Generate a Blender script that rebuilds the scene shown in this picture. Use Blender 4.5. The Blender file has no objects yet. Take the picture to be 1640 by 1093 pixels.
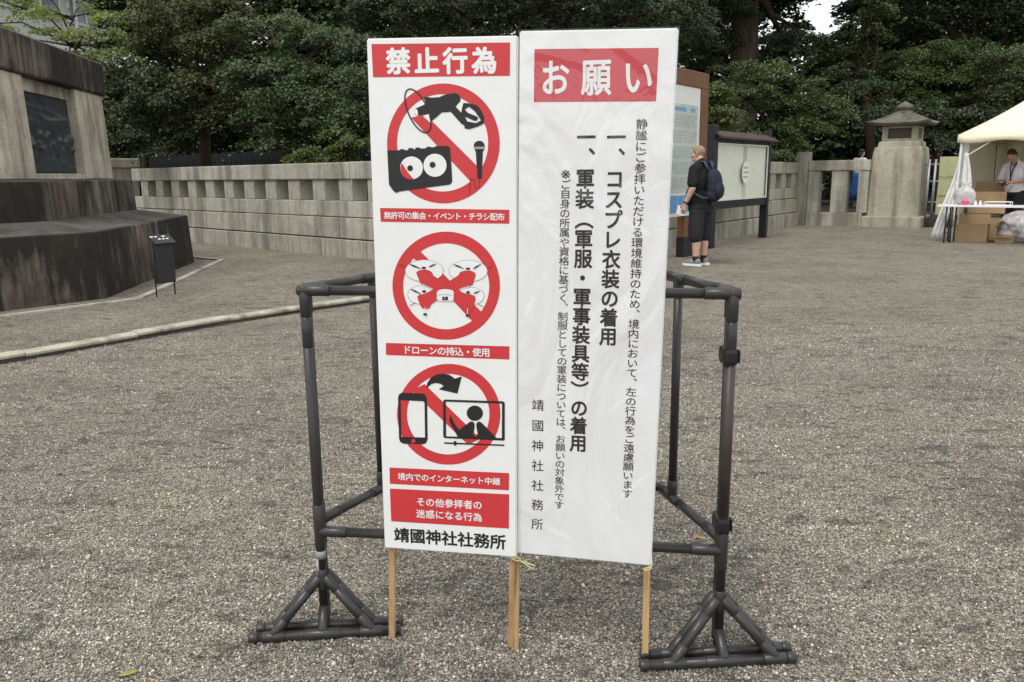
import bpy, bmesh, math, random
import numpy as np
from mathutils import Vector, Matrix, Euler

scene = bpy.context.scene
COL = scene.collection
PI = math.pi
rad = math.radians

# ------------------------------------------------------------------ camera
FOC, PITCH, ROLL, EYE = 1300.0, rad(11.56), rad(0.63), 1.36
cF = Vector((0, math.cos(PITCH), -math.sin(PITCH)))
_R0 = Vector((1, 0, 0)); _U0 = Vector((0, math.sin(PITCH), math.cos(PITCH)))
cR = _R0 * math.cos(ROLL) - _U0 * math.sin(ROLL)
cU = _U0 * math.cos(ROLL) + _R0 * math.sin(ROLL)
CAM = Vector((0, 0, EYE))
cam_data = bpy.data.cameras.new('camera')
cam = bpy.data.objects.new('camera', cam_data)
COL.objects.link(cam)
cam_data.sensor_fit = 'HORIZONTAL'
cam_data.sensor_width = 36
cam_data.lens = FOC / 1640 * 36
cam_data.clip_start = 0.05
cam_data.clip_end = 1000
cam.matrix_world = Matrix(((cR.x, cU.x, -cF.x, 0), (cR.y, cU.y, -cF.y, 0), (cR.z, cU.z, -cF.z, EYE), (0, 0, 0, 1)))
scene.camera = cam

# ------------------------------------------------------------------ sky, sun, exposure (overcast)
SUN_EL, SUN_AZ = rad(58), rad(215)
world = bpy.data.worlds.new('World'); scene.world = world
world.use_nodes = True
wn, wl = world.node_tree.nodes, world.node_tree.links
wn.clear()
w_out = wn.new('ShaderNodeOutputWorld'); w_bg = wn.new('ShaderNodeBackground')
w_sky = wn.new('ShaderNodeTexSky'); w_sky.sky_type = 'NISHITA'; w_sky.sun_disc = False
w_sky.sun_elevation = SUN_EL; w_sky.sun_rotation = SUN_AZ
w_hs = wn.new('ShaderNodeHueSaturation'); w_hs.inputs['Saturation'].default_value = 0.12
w_mix = wn.new('ShaderNodeMixRGB'); w_mix.inputs[0].default_value = 0.75
w_mix.inputs[2].default_value = (11.5, 11.8, 12.0, 1)      # even cloud cover
wl.new(w_sky.outputs[0], w_hs.inputs['Color']); wl.new(w_hs.outputs[0], w_mix.inputs[1])
wl.new(w_mix.outputs[0], w_bg.inputs[0]); wl.new(w_bg.outputs[0], w_out.inputs[0])
w_bg.inputs[1].default_value = 0.10
sun_data = bpy.data.lights.new('sun', 'SUN'); sun = bpy.data.objects.new('sun', sun_data); COL.objects.link(sun)
sun_data.energy = 1.5; sun_data.angle = rad(22); sun_data.color = (1, 0.985, 0.96)
_sd = Vector((math.sin(SUN_AZ) * math.cos(SUN_EL), math.cos(SUN_AZ) * math.cos(SUN_EL), math.sin(SUN_EL)))
sun.rotation_euler = (-_sd).to_track_quat('-Z', 'Y').to_euler()
sun.location = (0, 0, 30)
scene.view_settings.view_transform = 'Standard'
scene.view_settings.look = 'None'
scene.view_settings.exposure = 0.28
scene.view_settings.gamma = 1.0
scene.cycles.max_bounces = 6
scene.cycles.transparent_max_bounces = 12

# ------------------------------------------------------------------ pixel helpers (photo pixels 1640x1093 -> points in the place)
def ray(px, py):
    return cF + cR * ((px - 820) / FOC) - cU * ((py - 546.5) / FOC)
def at_z(px, py, z=0.0):
    d = ray(px, py); return CAM + d * ((z - EYE) / d.z)
def at_y(px, py, y):
    d = ray(px, py); return CAM + d * (y / d.y)

# ------------------------------------------------------------------ object helpers
def tag(o, label=None, cat=None, group=None, kind=None):
    if label: o['label'] = label
    if cat: o['category'] = cat
    if group: o['group'] = group
    if kind: o['kind'] = kind
    return o
def thing(name, label, cat, loc=(0, 0, 0), rotz=0.0, group=None, kind=None):
    o = bpy.data.objects.new(name, None); COL.objects.link(o)
    o.empty_display_size = 0.1
    o.location = loc; o.rotation_euler = (0, 0, rotz)
    return tag(o, label, cat, group, kind)
def link(name, me, parent=None):
    o = bpy.data.objects.new(name, me); COL.objects.link(o)
    if parent: o.parent = parent
    return o
def copy_tree(o, parent=None):
    c = o.copy(); COL.objects.link(c)
    if parent: c.parent = parent
    for ch in o.children: copy_tree(ch, c)
    return c

class MB:
    """collects shapes; build() links them as one mesh object"""
    def __init__(s): s.v = []; s.f = []; s.m = []; s.sm = []
    def add(s, vs, fs, mi=0, smooth=False):
        b = len(s.v); s.v.extend(Vector(v) for v in vs)
        for f in fs: s.f.append([b + i for i in f]); s.m.append(mi); s.sm.append(smooth)
    def box(s, x0, x1, y0, y1, z0, z1, mi=0, M=None, bev=0.0):
        if bev:
            bm = bmesh.new(); bmesh.ops.create_cube(bm, size=1)
            for v in bm.verts: v.co = Vector(((x0 + x1) / 2 + v.co.x * (x1 - x0), (y0 + y1) / 2 + v.co.y * (y1 - y0), (z0 + z1) / 2 + v.co.z * (z1 - z0)))
            bmesh.ops.bevel(bm, geom=list(bm.edges), offset=bev, segments=2, affect='EDGES', profile=0.6)
            s.bm(bm, mi, M); return
        vs = [Vector((x, y, z)) for z in (z0, z1) for x, y in ((x0, y0), (x1, y0), (x1, y1), (x0, y1))]
        if M: vs = [M @ v for v in vs]
        s.add(vs, [(0, 3, 2, 1), (4, 5, 6, 7), (0, 1, 5, 4), (1, 2, 6, 5), (2, 3, 7, 6), (3, 0, 4, 7)], mi)
    def bm(s, bm, mi=0, M=None, smooth=False):
        bm.verts.index_update()
        vs = [(M @ v.co) if M else v.co.copy() for v in bm.verts]
        s.add(vs, [[v.index for v in f.verts] for f in bm.faces], mi, smooth); bm.free()
    def loft(s, rings, mi=0, cap=True, smooth=True, close=True):
        n = len(rings[0]); vs = [v for r in rings for v in r]; fs = []
        for k in range(len(rings) - 1):
            for i in range(n if close else n - 1):
                j = (i + 1) % n
                fs.append((k * n + i, k * n + j, (k + 1) * n + j, (k + 1) * n + i))
        b = len(s.v); s.add(vs, fs, mi, smooth)
        if cap and close:
            s.f.append([b + i for i in range(n)][::-1]); s.m.append(mi); s.sm.append(False)
            s.f.append([b + (len(rings) - 1) * n + i for i in range(n)]); s.m.append(mi); s.sm.append(False)
    def tube(s, pts, radii, n=12, mi=0, cap=True):
        pts = [Vector(p) for p in pts]
        if not hasattr(radii, '__len__'): radii = [radii] * len(pts)
        rings = []; prev = None
        for i, p in enumerate(pts):
            if i == 0: t = pts[1] - p
            elif i == len(pts) - 1: t = p - pts[i - 1]
            else: t = (pts[i + 1] - p).normalized() + (p - pts[i - 1]).normalized()
            t.normalize()
            if prev is None:
                a = Vector((0, 0, 1)) if abs(t.z) < 0.9 else Vector((1, 0, 0))
                u = t.cross(a).normalized()
            else:
                u = (prev - t * prev.dot(t)).normalized()
            prev = u; w = t.cross(u)
            rings.append([p + (u * math.cos(2 * PI * k / n) + w * math.sin(2 * PI * k / n)) * radii[i] for k in range(n)])
        s.loft(rings, mi, cap)
    def lathe(s, prof, center, n=16, mi=0, smooth=True):
        c = Vector(center)
        s.loft([[c + Vector((r * math.cos(2 * PI * k / n), r * math.sin(2 * PI * k / n), z)) for k in range(n)] for r, z in prof], mi, True, smooth)
    def ell(s, c, r, mi=0, seg=12, M=None):
        bm = bmesh.new(); bmesh.ops.create_uvsphere(bm, u_segments=seg, v_segments=max(6, seg // 2 + 2), radius=1)
        for v in bm.verts: v.co = Vector((v.co.x * r[0], v.co.y * r[1], v.co.z * r[2]))
        T = Matrix.Translation(Vector(c)) @ (M.to_4x4() if M else Matrix())
        s.bm(bm, mi, T, True)
    def build(s, name, mats, parent=None, world=False, bev=0.0):
        me = bpy.data.meshes.new(name)
        vs = s.v
        if world and parent is not None:
            Mi = parent.matrix_basis.inverted(); vs = [Mi @ v for v in vs]
        me.from_pydata([tuple(v) for v in vs], [], s.f)
        if not isinstance(mats, (list, tuple)): mats = [mats]
        for m in mats: me.materials.append(m)
        me.polygons.foreach_set('material_index', s.m)
        me.polygons.foreach_set('use_smooth', s.sm)
        me.validate(); me.update()
        o = link(name, me, parent)
        if bev:
            md = o.modifiers.new('bevel', 'BEVEL'); md.width = bev; md.segments = 2; md.limit_method = 'ANGLE'; md.angle_limit = rad(40)
        return o

# ------------------------------------------------------------------ materials
def mat(name, base=(0.5, 0.5, 0.5), rough=0.7, metal=0.0, spec=0.5):
    m = bpy.data.materials.new(name); m.use_nodes = True
    p = m.node_tree.nodes['Principled BSDF']
    p.inputs['Base Color'].default_value = (*base, 1); p.inputs['Roughness'].default_value = rough
    p.inputs['Metallic'].default_value = metal; p.inputs['Specular IOR Level'].default_value = spec
    return m
class NT:
    """small node-graph helper on one material"""
    def __init__(s, m):
        s.t = m.node_tree; s.n = s.t.nodes; s.l = s.t.links; s.p = s.n['Principled BSDF']
        s.tc = s.n.new('ShaderNodeTexCoord')
    def co(s, scale=(1, 1, 1), kind='Object'):
        mp = s.n.new('ShaderNodeMapping'); mp.inputs['Scale'].default_value = scale
        s.l.new(s.tc.outputs[kind], mp.inputs[0]); return mp.outputs[0]
    def noise(s, scale, detail=4, rough=0.55, co=None, dist=0.0):
        n = s.n.new('ShaderNodeTexNoise'); n.inputs['Scale'].default_value = scale; n.inputs['Detail'].default_value = detail
        n.inputs['Roughness'].default_value = rough; n.inputs['Distortion'].default_value = dist
        s.l.new(co if co is not None else s.co(), n.inputs['Vector']); return n.outputs['Fac']
    def voro(s, scale, feature='F1', co=None, out='Distance'):
        n = s.n.new('ShaderNodeTexVoronoi'); n.feature = feature; n.inputs['Scale'].default_value = scale
        s.l.new(co if co is not None else s.co(), n.inputs['Vector']); return n.outputs[out]
    def ramp(s, fac, stops, interp='LINEAR'):
        r = s.n.new('ShaderNodeValToRGB'); r.color_ramp.interpolation = interp
        e = r.color_ramp.elements
        while len(e) < len(stops): e.new(0.5)
        for k, (pos, c) in enumerate(stops):
            e[k].position = pos
            c = c if hasattr(c, '__len__') else (c, c, c)
            e[k].color = (*c, 1)
        s.l.new(fac, r.inputs[0]); return r.outputs[0]
    def mix(s, fac, a, b, mode='MIX'):
        m = s.n.new('ShaderNodeMixRGB'); m.blend_type = mode
        for i, x in ((0, fac), (1, a), (2, b)):
            if hasattr(x, 'is_linked'): s.l.new(x, m.inputs[i])
            elif i == 0: m.inputs[0].default_value = x
            else: m.inputs[i].default_value = (*x, 1) if hasattr(x, '__len__') else (x, x, x, 1)
        return m.outputs[0]
    def math(s, op, a, b=0.5, c=None):
        m = s.n.new('ShaderNodeMath'); m.operation = op
        for i, x in ((0, a), (1, b), (2, c)):
            if x is None: continue
            if hasattr(x, 'is_linked'): s.l.new(x, m.inputs[i])
            else: m.inputs[i].default_value = x
        return m.outputs[0]
    def base(s, c): s.l.new(c, s.p.inputs['Base Color'])
    def rough(s, c): s.l.new(c, s.p.inputs['Roughness'])
    def bump(s, h, strength=0.3, dist=0.01, prev=None):
        b = s.n.new('ShaderNodeBump'); b.inputs['Strength'].default_value = strength; b.inputs['Distance'].default_value = dist
        s.l.new(h, b.inputs['Height'])
        if prev is not None: s.l.new(prev, b.inputs['Normal'])
        s.l.new(b.outputs[0], s.p.inputs['Normal']); return b.outputs[0]

def m_gravel():
    m = mat('gravel', rough=0.9, spec=0.25); t = NT(m)
    stone = t.voro(155, out='Color'); dist = t.voro(155)
    sep = t.n.new('ShaderNodeSeparateColor'); t.l.new(stone, sep.inputs[0])
    c = t.ramp(sep.outputs[0], [(0.0, (.10, .091, .077)), (0.25, (.25, .228, .188)), (0.6, (.41, .378, .315)), (0.86, (.58, .545, .47)), (1.0, (.90, .87, .79))])
    tint = t.ramp(sep.outputs[1], [(0.0, (1.1, .98, .86)), (0.5, (1, 1, 1)), (0.85, (.93, 1.0, .95)), (1.0, (1.2, .92, .74))])
    c = t.mix(0.8, c, tint, 'MULTIPLY')
    coarse = t.noise(34, 6, 0.72)
    c = t.mix(0.75, c, t.ramp(coarse, [(0.3, .45), (0.5, 1.0), (0.72, 1.5)]), 'MULTIPLY')
    patch = t.noise(1.1, 5, 0.6)
    c = t.mix(0.85, c, t.ramp(patch, [(0.3, (.72, .69, .66)), (0.5, (1.0, .99, .95)), (0.7, (1.24, 1.2, 1.08))]), 'MULTIPLY')
    scuff = t.noise(3.0, 6, 0.68, co=t.co((1, 2.6, 1)), dist=1.2)
    c = t.mix(0.7, c, t.ramp(scuff, [(0.34, .5), (0.46, 1.0), (1.0, 1.06)]), 'MULTIPLY')
    hollow_shade = t.noise(5.5, 5, 0.6, co=t.co((1, 1.9, 1)), dist=.9)  # dark patches painted in for the shade of small hollows
    c = t.mix(t.math('MULTIPLY', t.ramp(hollow_shade, [(0.545, 0.0), (0.64, 1.0)]), .6), c, (.10, .091, .075))
    cool = t.noise(0.55, 3, 0.5)
    c = t.mix(t.math('MULTIPLY', t.ramp(cool, [(0.42, 0.0), (0.6, 1.0)]), 0.55), c, t.mix(1.0, c, (.93, .88, .93), 'MULTIPLY'))
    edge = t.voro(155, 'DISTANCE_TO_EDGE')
    c = t.mix(t.ramp(edge, [(0.0, .72), (0.16, 0.0)]), c, (.045, .041, .034))       # occlusion between the stones, painted as dark cell edges
    t.base(c)
    h = t.math('SUBTRACT', 1.0, t.math('MULTIPLY', dist, 1.1))
    h = t.math('MULTIPLY_ADD', sep.outputs[2], 0.8, h)
    b1 = t.bump(h, 0.9, 0.006)
    b2 = t.bump(coarse, 0.8, 0.03, b1)
    t.bump(scuff, 0.5, 0.06, b2)
    return m
def m_pebble():
    m = mat('loose pebbles', rough=0.8, spec=0.3); t = NT(m)
    g = t.n.new('ShaderNodeNewGeometry')
    c = t.ramp(g.outputs['Random Per Island'], [(0.0, (.09, .084, .075)), (0.18, (.20, .188, .165)), (0.42, (.35, .332, .295)), (0.58, (.28, .283, .272)), (0.76, (.48, .458, .41)), (0.88, (.42, .345, .275)), (0.91, (.58, .555, .50)), (1.0, (.82, .80, .755))])
    hollow_shade = t.noise(5.5, 5, 0.6, co=t.co((1, 1.9, 1)), dist=.9)  # same painted hollow shade, darkening the pebbles
    c = t.mix(t.math('MULTIPLY', t.ramp(hollow_shade, [(0.545, 0.0), (0.64, 1.0)]), .7), c, t.mix(1.0, c, (.36, .35, .33), 'MULTIPLY'))
    patch = t.noise(1.1, 5, 0.6)
    c = t.mix(0.9, c, t.ramp(patch, [(0.3, (.74, .72, .70)), (0.5, (1.0, .98, .94)), (0.7, (1.22, 1.17, 1.05))]), 'MULTIPLY')
    t.base(c); return m
def m_stone(name, c0, c1, stain=(.06, .055, .045), amt=0.5, streak=5.0, speck=1.0, thr=0.52, moss=0.0, wb=.38):
    m = mat(name, rough=0.9, spec=0.2); t = NT(m)
    big = t.noise(1.3, 5, 0.6); c = t.mix(t.ramp(big, [(0.35, 0.0), (0.65, 1.0)]), c0, c1)
    gr = t.noise(90, 3, 0.7)
    c = t.mix(0.6 * speck, c, t.ramp(gr, [(0.3, .6), (0.5, 1.0), (0.7, 1.35)]), 'MULTIPLY')
    sk = t.noise(streak, 6, 0.62, co=t.co((1, 1, 0.07)), dist=0.25)
    blot = t.noise(1.3, 5, 0.65, co=t.co((1, 1, 0.5)))
    k = t.math('MULTIPLY', t.ramp(t.math('ADD', t.math('MULTIPLY', sk, 1 - wb), t.math('MULTIPLY', blot, wb)), [(thr - .07, 0.0), (thr + .07, 1.0)]), amt)
    c = t.mix(k, c, stain)
    if moss:
        mz = t.noise(2.6, 5, 0.65, co=t.co((1, 1, 0.25)))
        c = t.mix(t.math('MULTIPLY', t.ramp(mz, [(0.54, 0.0), (0.68, 1.0)]), moss), c, (.075, .085, .03))
    sp = t.noise(14, 6, 0.7); c = t.mix(0.55, c, t.ramp(sp, [(0.3, .62), (0.5, 1.0), (0.75, 1.18)]), 'MULTIPLY')
    t.base(c); t.p.inputs['Roughness'].default_value = .88; b = t.bump(gr, 0.35, 0.004); t.bump(sp, 0.3, 0.012, b)
    return m
def m_wood(name, c0, c1, scale=(60, 60, 3), rough=0.6):
    m = mat(name, rough=rough, spec=0.3); t = NT(m)
    g = t.noise(1.0, 5, 0.6, co=t.co(scale), dist=0.6); c = t.ramp(g, [(0.3, c0), (0.7, c1)])
    t.base(c); t.bump(g, 0.25, 0.002); return m
def m_var(name, base, rough=0.6, var=0.25, scale=12, spec=0.4, bump=0.0, metal=0.0, bscale=60):
    m = mat(name, base, rough, metal, spec); t = NT(m)
    n = t.noise(scale, 5, 0.6)
    t.base(t.mix(1.0, base, t.ramp(n, [(0.25, 1 - var), (0.75, 1 + var)]), 'MULTIPLY'))
    t.rough(t.ramp(n, [(0.2, max(0.05, rough - .12)), (0.8, min(1, rough + .12))]))
    if bump: t.bump(t.noise(bscale, 4, 0.6), bump, 0.005)
    return m
def m_cloth(name, base, rough=0.85, var=0.2, fold=14, strength=0.5, dist=0.02):
    m = mat(name, base, rough, 0, 0.2); t = NT(m)
    n = t.noise(fold, 3, 0.5, co=t.co((1, 1, 0.6)), dist=0.8)
    t.base(t.mix(1.0, base, t.ramp(t.noise(5, 3), [(0.3, 1 - var), (0.7, 1 + var)]), 'MULTIPLY'))
    t.bump(n, strength, dist); return m
def m_leaf(name, cols, trans=0.25, rough=0.5):
    cols = [tuple(min(1, q * f) for q, f in zip(k, (1.18, 1.18, 1.3))) for k in cols]
    m = mat(name, rough=rough, spec=0.35); t = NT(m)
    g = t.n.new('ShaderNodeNewGeometry')
    clump = t.noise(1.3, 3, 0.6)
    f = t.math('ADD', t.math('MULTIPLY', g.outputs['Random Per Island'], 0.55), t.math('MULTIPLY', clump, 0.62))
    f = t.math('SUBTRACT', f, 0.08)
    c = t.ramp(f, [(i / (len(cols) - 1), k) for i, k in enumerate(cols)])
    t.base(c)
    tr = t.n.new('ShaderNodeBsdfTranslucent'); t.l.new(t.mix(1.0, c, (1.5, 1.7, 0.7), 'MULTIPLY'), tr.inputs[0])
    mx = t.n.new('ShaderNodeMixShader'); mx.inputs[0].default_value = trans
    out = t.n['Material Output']
    t.l.new(t.p.outputs[0], mx.inputs[1]); t.l.new(tr.outputs[0], mx.inputs[2]); t.l.new(mx.outputs[0], out.inputs[0])
    return m

M = {}
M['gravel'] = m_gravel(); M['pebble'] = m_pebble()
M['wall'] = m_stone('wall stone', (.38, .36, .30), (.50, .475, .405), (.14, .13, .10), 0.75, 3.0, thr=.53, moss=.28)
M['wall_side'] = M['wall']
M['kerb'] = m_stone('kerb stone', (.42, .40, .32), (.54, .51, .41), (.13, .115, .08), 0.75, 4, thr=.53, moss=.4)
M['mon_dark'] = m_stone('weathered dark granite', (.118, .092, .075), (.20, .172, .14), (.020, .0175, .0155), 0.95, 9, thr=.44, moss=.25, wb=.6)
M['mon_pale'] = m_stone('pale granite', (.38, .345, .275), (.52, .48, .385), (.075, .06, .045), 0.8, 5, thr=.535, moss=.25, wb=.5)
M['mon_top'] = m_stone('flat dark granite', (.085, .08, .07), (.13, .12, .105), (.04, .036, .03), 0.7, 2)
M['lantern'] = m_stone('lantern granite', (.38, .355, .275), (.50, .465, .37), (.17, .155, .11), 0.65, 3.0, thr=.53, moss=.3)
M['lantern_roof'] = m_stone('lantern roof stone', (.115, .11, .085), (.17, .16, .13), (.05, .047, .035), 0.7, 4)
M['soil'] = m_var('dark soil', (.045, .038, .028), 0.95, 0.5, 7, bump=.6, bscale=25)
M['bronze'] = m_var('dark bronze', (.038, .046, .052), 0.42, 0.5, 9, metal=0.3, bump=.4)
M['black'] = m_var('black print', (.016, .016, .017), 0.5, 0.1, 30)
M['pipe'] = m_var('dark brown plastic pipe', (.031, .028, .027), 0.34, 0.07, 18, spec=0.5, bump=.02, bscale=160)
M['joint'] = m_var('dark grey plastic joint', (.031, .029, .028), 0.34, 0.07, 24, spec=0.5, bump=.04, bscale=160)
M['sleeve'] = m_var('worn brown pipe', (.050, .040, .036), 0.42, 0.2, 30, bump=.1)
M['clip'] = m_var('black clip', (.012, .012, .013), 0.4, 0.2, 30)
M['tape'] = m_var('grey tape', (.30, .30, .29), 0.6, 0.2, 40)
M['stake'] = m_wood('pale stake wood', (.36, .21, .095), (.56, .37, .19), (70, 70, 4))
M['brown'] = m_wood('brown board frame', (.13, .062, .03), (.19, .092, .046), (25, 25, 2))
M['navy'] = m_var('dark painted timber', (.012, .013, .018), 0.5, 0.3, 10)
M['roofmetal'] = m_var('dark brown metal', (.062, .042, .038), 0.45, 0.3, 14)
M['white'] = m_var('white panel', (.74, .74, .71), 0.5, 0.05, 9)
M['paper'] = m_var('white paper', (.78, .78, .77), 0.7, 0.03, 9)
M['boardglass'] = m_var('pale green glazed poster', (.50, .57, .53), 0.2, 0.08, 4, spec=.5)
M['bluepic'] = m_var('blue picture', (.14, .33, .58), 0.3, 0.35, 7)
M['inkgrey'] = m_var('grey ink', (.27, .31, .30), 0.6, 0.1)
M['inkblue'] = m_var('blue ink', (.16, .32, .56), 0.6, 0.1)
M['faintink'] = m_var('faint grey ink', (.36, .38, .34), 0.6, 0.1)
M['pale'] = m_var('pale round mark', (.82, .83, .77), 0.6, 0.05)
M['noticepaper'] = m_var('pale notice paper', (.76, .78, .67), 0.35, 0.06, 3)
M['canvas'] = m_cloth('cream canvas', (.80, .75, .54), 0.7, 0.05, 3.0, 0.5, 0.05)
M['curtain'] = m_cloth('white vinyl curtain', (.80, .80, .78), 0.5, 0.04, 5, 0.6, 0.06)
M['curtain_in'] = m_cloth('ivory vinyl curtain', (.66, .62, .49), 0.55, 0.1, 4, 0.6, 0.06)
M['table'] = m_var('white table top', (.78, .78, .80), 0.35, 0.04)
M['steel'] = m_var('galvanised pipe', (.34, .35, .36), 0.45, 0.2, 12, metal=.6)
M['darkmetal'] = m_var('black metal', (.02, .02, .022), 0.45, 0.2, 12)
M['card'] = m_var('cardboard', (.44, .30, .165), 0.85, 0.12, 5)
M['cardin'] = m_var('cardboard inside', (.26, .165, .085), 0.9, 0.12, 5)
M['bubble'] = m_var('bubble wrap', (.50, .465, .45), 0.22, 0.35, 9, bump=1.0, bscale=30)
M['pink'] = m_var('pink plastic', (.80, .08, .22), 0.3, 0.08)
M['mesh'] = m_var('yellow green netting', (.44, .45, .25), 0.8, 0.15, 5, bump=.3, bscale=30)
M['meshline'] = m_var('net seam', (.25, .28, .09), 0.8, 0.1)
M['skin'] = m_var('skin', (.56, .36, .27), 0.5, 0.1, 14)
M['skin2'] = m_var('tanned skin', (.36, .19, .12), 0.5, 0.1, 14)
M['hairstub'] = m_var('shaved hair', (.30, .20, .14), 0.7, 0.25, 90)
M['hair'] = m_var('dark hair', (.014, .011, .010), 0.6, 0.3, 60)
M['tee'] = m_cloth('black t-shirt', (.016, .016, .018), 0.9, 0.2, 9, 0.9, 0.03)
M['shorts'] = m_cloth('charcoal shorts', (.026, .026, .030), 0.9, 0.2, 9, 0.9, 0.03)
M['pack'] = m_cloth('navy backpack', (.026, .029, .044), 0.75, 0.25, 12, 0.8, 0.03)
M['packstrap'] = m_cloth('slate strap', (.06, .07, .10), 0.75, 0.2, 30, 0.3, 0.01)
M['shoe'] = m_var('grey knit shoe', (.22, .22, .22), 0.8, 0.4, 40)
M['sole'] = m_var('white sole', (.82, .82, .80), 0.5, 0.05)
M['sock'] = m_var('black sock', (.02, .02, .02), 0.9, 0.1)
M['shirt'] = m_cloth('white shirt', (.62, .60, .62), 0.8, 0.04, 9, 0.8, 0.03)
M['trousers'] = m_cloth('dark trousers', (.016, .017, .024), 0.85, 0.2, 8, 0.7, 0.03)
M['bluecloth'] = m_cloth('blue cloth', (.045, .13, .36), 0.8, 0.2, 10, 0.9, 0.04)
M['bld'] = m_var('pale render', (.82, .81, .77), 0.85, 0.08, 1.5)
M['bldgrey'] = m_var('grey render', (.72, .71, .68), 0.85, 0.1, 1.5)
M['winglass'] = m_var('window glass', (.20, .24, .25), 0.12, 0.3, 2)
M['winframe'] = m_var('white window frame', (.72, .72, .70), 0.5, 0.05)
M['bark'] = m_stone('bark', (.045, .032, .022), (.085, .062, .045), (.02, .015, .01), 0.7, 9)
M['twine'] = m_var('yellow twine', (.62, .62, .30), 0.8, 0.2, 80)
M['leaf_dark'] = m_leaf('dark foliage', [(.008, .013, .006), (.020, .033, .012), (.040, .060, .020), (.070, .092, .033)], 0.15)
M['leaf_mid'] = m_leaf('mid foliage', [(.012, .021, .007), (.034, .052, .015), (.074, .100, .028), (.13, .155, .05)], 0.22)
M['leaf_blue'] = m_leaf('blue green foliage', [(.012, .020, .008), (.033, .052, .018), (.068, .096, .034), (.125, .155, .058)], 0.18)
M['leaf_brown'] = m_leaf('brownish foliage', [(.015, .017, .007), (.036, .041, .014), (.068, .073, .024), (.110, .115, .040)], 0.2)
M['leaf_yel'] = m_leaf('yellow green foliage', [(.045, .068, .018), (.085, .12, .028), (.14, .17, .040), (.20, .21, .065)], 0.3)
M['leaf_shrub'] = m_leaf('olive shrub foliage', [(.022, .034, .010), (.045, .064, .018), (.085, .105, .030), (.14, .15, .05)], 0.25)
M['leaf_maple'] = m_leaf('pale maple foliage', [(.085, .10, .036), (.14, .16, .060), (.20, .22, .095), (.28, .29, .14)], 0.45)
M['fallen_y'] = m_var('yellow green dry leaf', (.28, .27, .07), 0.7, 0.3, 60)
M['fallen_o'] = m_var('orange dry leaf', (.42, .20, .08), 0.7, 0.3, 60)

# ------------------------------------------------------------------ ground
g = MB()
g.add([(-160, -40, 0), (160, -40, 0), (160, 260, 0), (-160, 260, 0)], [(0, 1, 2, 3)])
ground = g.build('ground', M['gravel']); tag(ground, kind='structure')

WD = Vector((0.588, 0.809, 0)); ND = Vector((0.809, -0.588, 0))      # direction of the right wall; its face normal
AD = Vector((-0.730, 0.683, 0)); AN = Vector((-0.683, -0.730, 0))    # direction of the left wall; its face normal
K = Vector((0, 11.1, 0))                                             # the corner the two walls share
FP = Vector((7.60, 21.42, 0))                                        # far corner post
g = MB()
pts = [K + WD * 0.4 + Vector((-.25, .3, 0)), FP + WD * .3 - ND * .3, FP + WD * .3 + ND * 7, Vector((60, 25, 0)), Vector((60, 120, 0)), Vector((-70, 120, 0)), Vector((-40, 40, 0)), K + AD * 14 - AN * .3]
n = len(pts)
g.add([p + Vector((0, 0, .22)) for p in pts] + [p + Vector((0, 0, .004)) for p in pts], [list(range(n))] + [(i, i + n, (i + 1) % n + n, (i + 1) % n) for i in range(n)])
tag(g.build('garden_soil', M['soil']), kind='structure')

# loose pebbles lying on the near gravel: nobody could count them
def pebbles():
    rng = np.random.default_rng(5)
    iv = np.array([(1, 0, 0), (0, 1, 0), (-1, 0, 0), (0, -1, 0), (0, 0, 1), (0, 0, -1)], float)
    bf = np.array([(0, 1, 4), (1, 2, 4), (2, 3, 4), (3, 0, 4), (1, 0, 5), (2, 1, 5), (3, 2, 5), (0, 3, 5)])
    N = 215000
    y = 1.55 + 5.6 * rng.random(N) ** 1.75; x = (rng.random(N) * 2 - 1) * (0.3 + y * 0.66)
    patch = np.sin(x * 2.3 + 1.1 * np.sin(y * 1.9)) * np.sin(y * 2.7 + np.sin(x * 3.1)) + .35 * np.sin(x * 7.9 + y * 5.3)
    keep = rng.random(N) < .66 + .34 * patch; x = x[keep]; y = y[keep]; N = len(x)
    r = 0.0020 + 0.0026 * rng.random(N) ** 1.8
    r[rng.random(N) < 0.02] *= 1.7; r *= 1 + .06 * (y - 1.5)
    sc = np.stack([r * (0.85 + .6 * rng.random(N)), r * (0.85 + .6 * rng.random(N)), r * (0.7 + .5 * rng.random(N))], 1)
    a = rng.random(N) * 2 * PI; ca, sa = np.cos(a), np.sin(a)
    v = iv[None] * (1 + .5 * (rng.random((N, 6, 1)) - .5)) * sc[:, None, :] + (rng.random((N, 6, 3)) - .5) * (r * .7)[:, None, None]
    vx = v[..., 0] * ca[:, None] - v[..., 1] * sa[:, None]; vy = v[..., 0] * sa[:, None] + v[..., 1] * ca[:, None]
    V = np.stack([vx + x[:, None], vy + y[:, None], v[..., 2] + (sc[:, 2] * .35)[:, None]], -1).reshape(-1, 3)
    Fc = (bf[None] + (np.arange(N) * 6)[:, None, None]).reshape(-1)
    me = bpy.data.meshes.new('loose_pebbles')
    me.vertices.add(len(V)); me.vertices.foreach_set('co', V.astype(np.float32).ravel())
    nf = len(Fc) // 3
    me.loops.add(len(Fc)); me.loops.foreach_set('vertex_index', Fc.astype(np.int32))
    me.polygons.add(nf); me.polygons.foreach_set('loop_start', np.arange(nf, dtype=np.int32) * 3)
    me.polygons.foreach_set('use_smooth', np.ones(nf, dtype=bool))
    me.materials.append(M['pebble']); me.update(calc_edges=True)
    o = link('loose_pebbles', me); tag(o, 'fine grey and brown pebbles scattered over the near gravel', 'gravel', kind='stuff')
pebbles()

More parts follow.
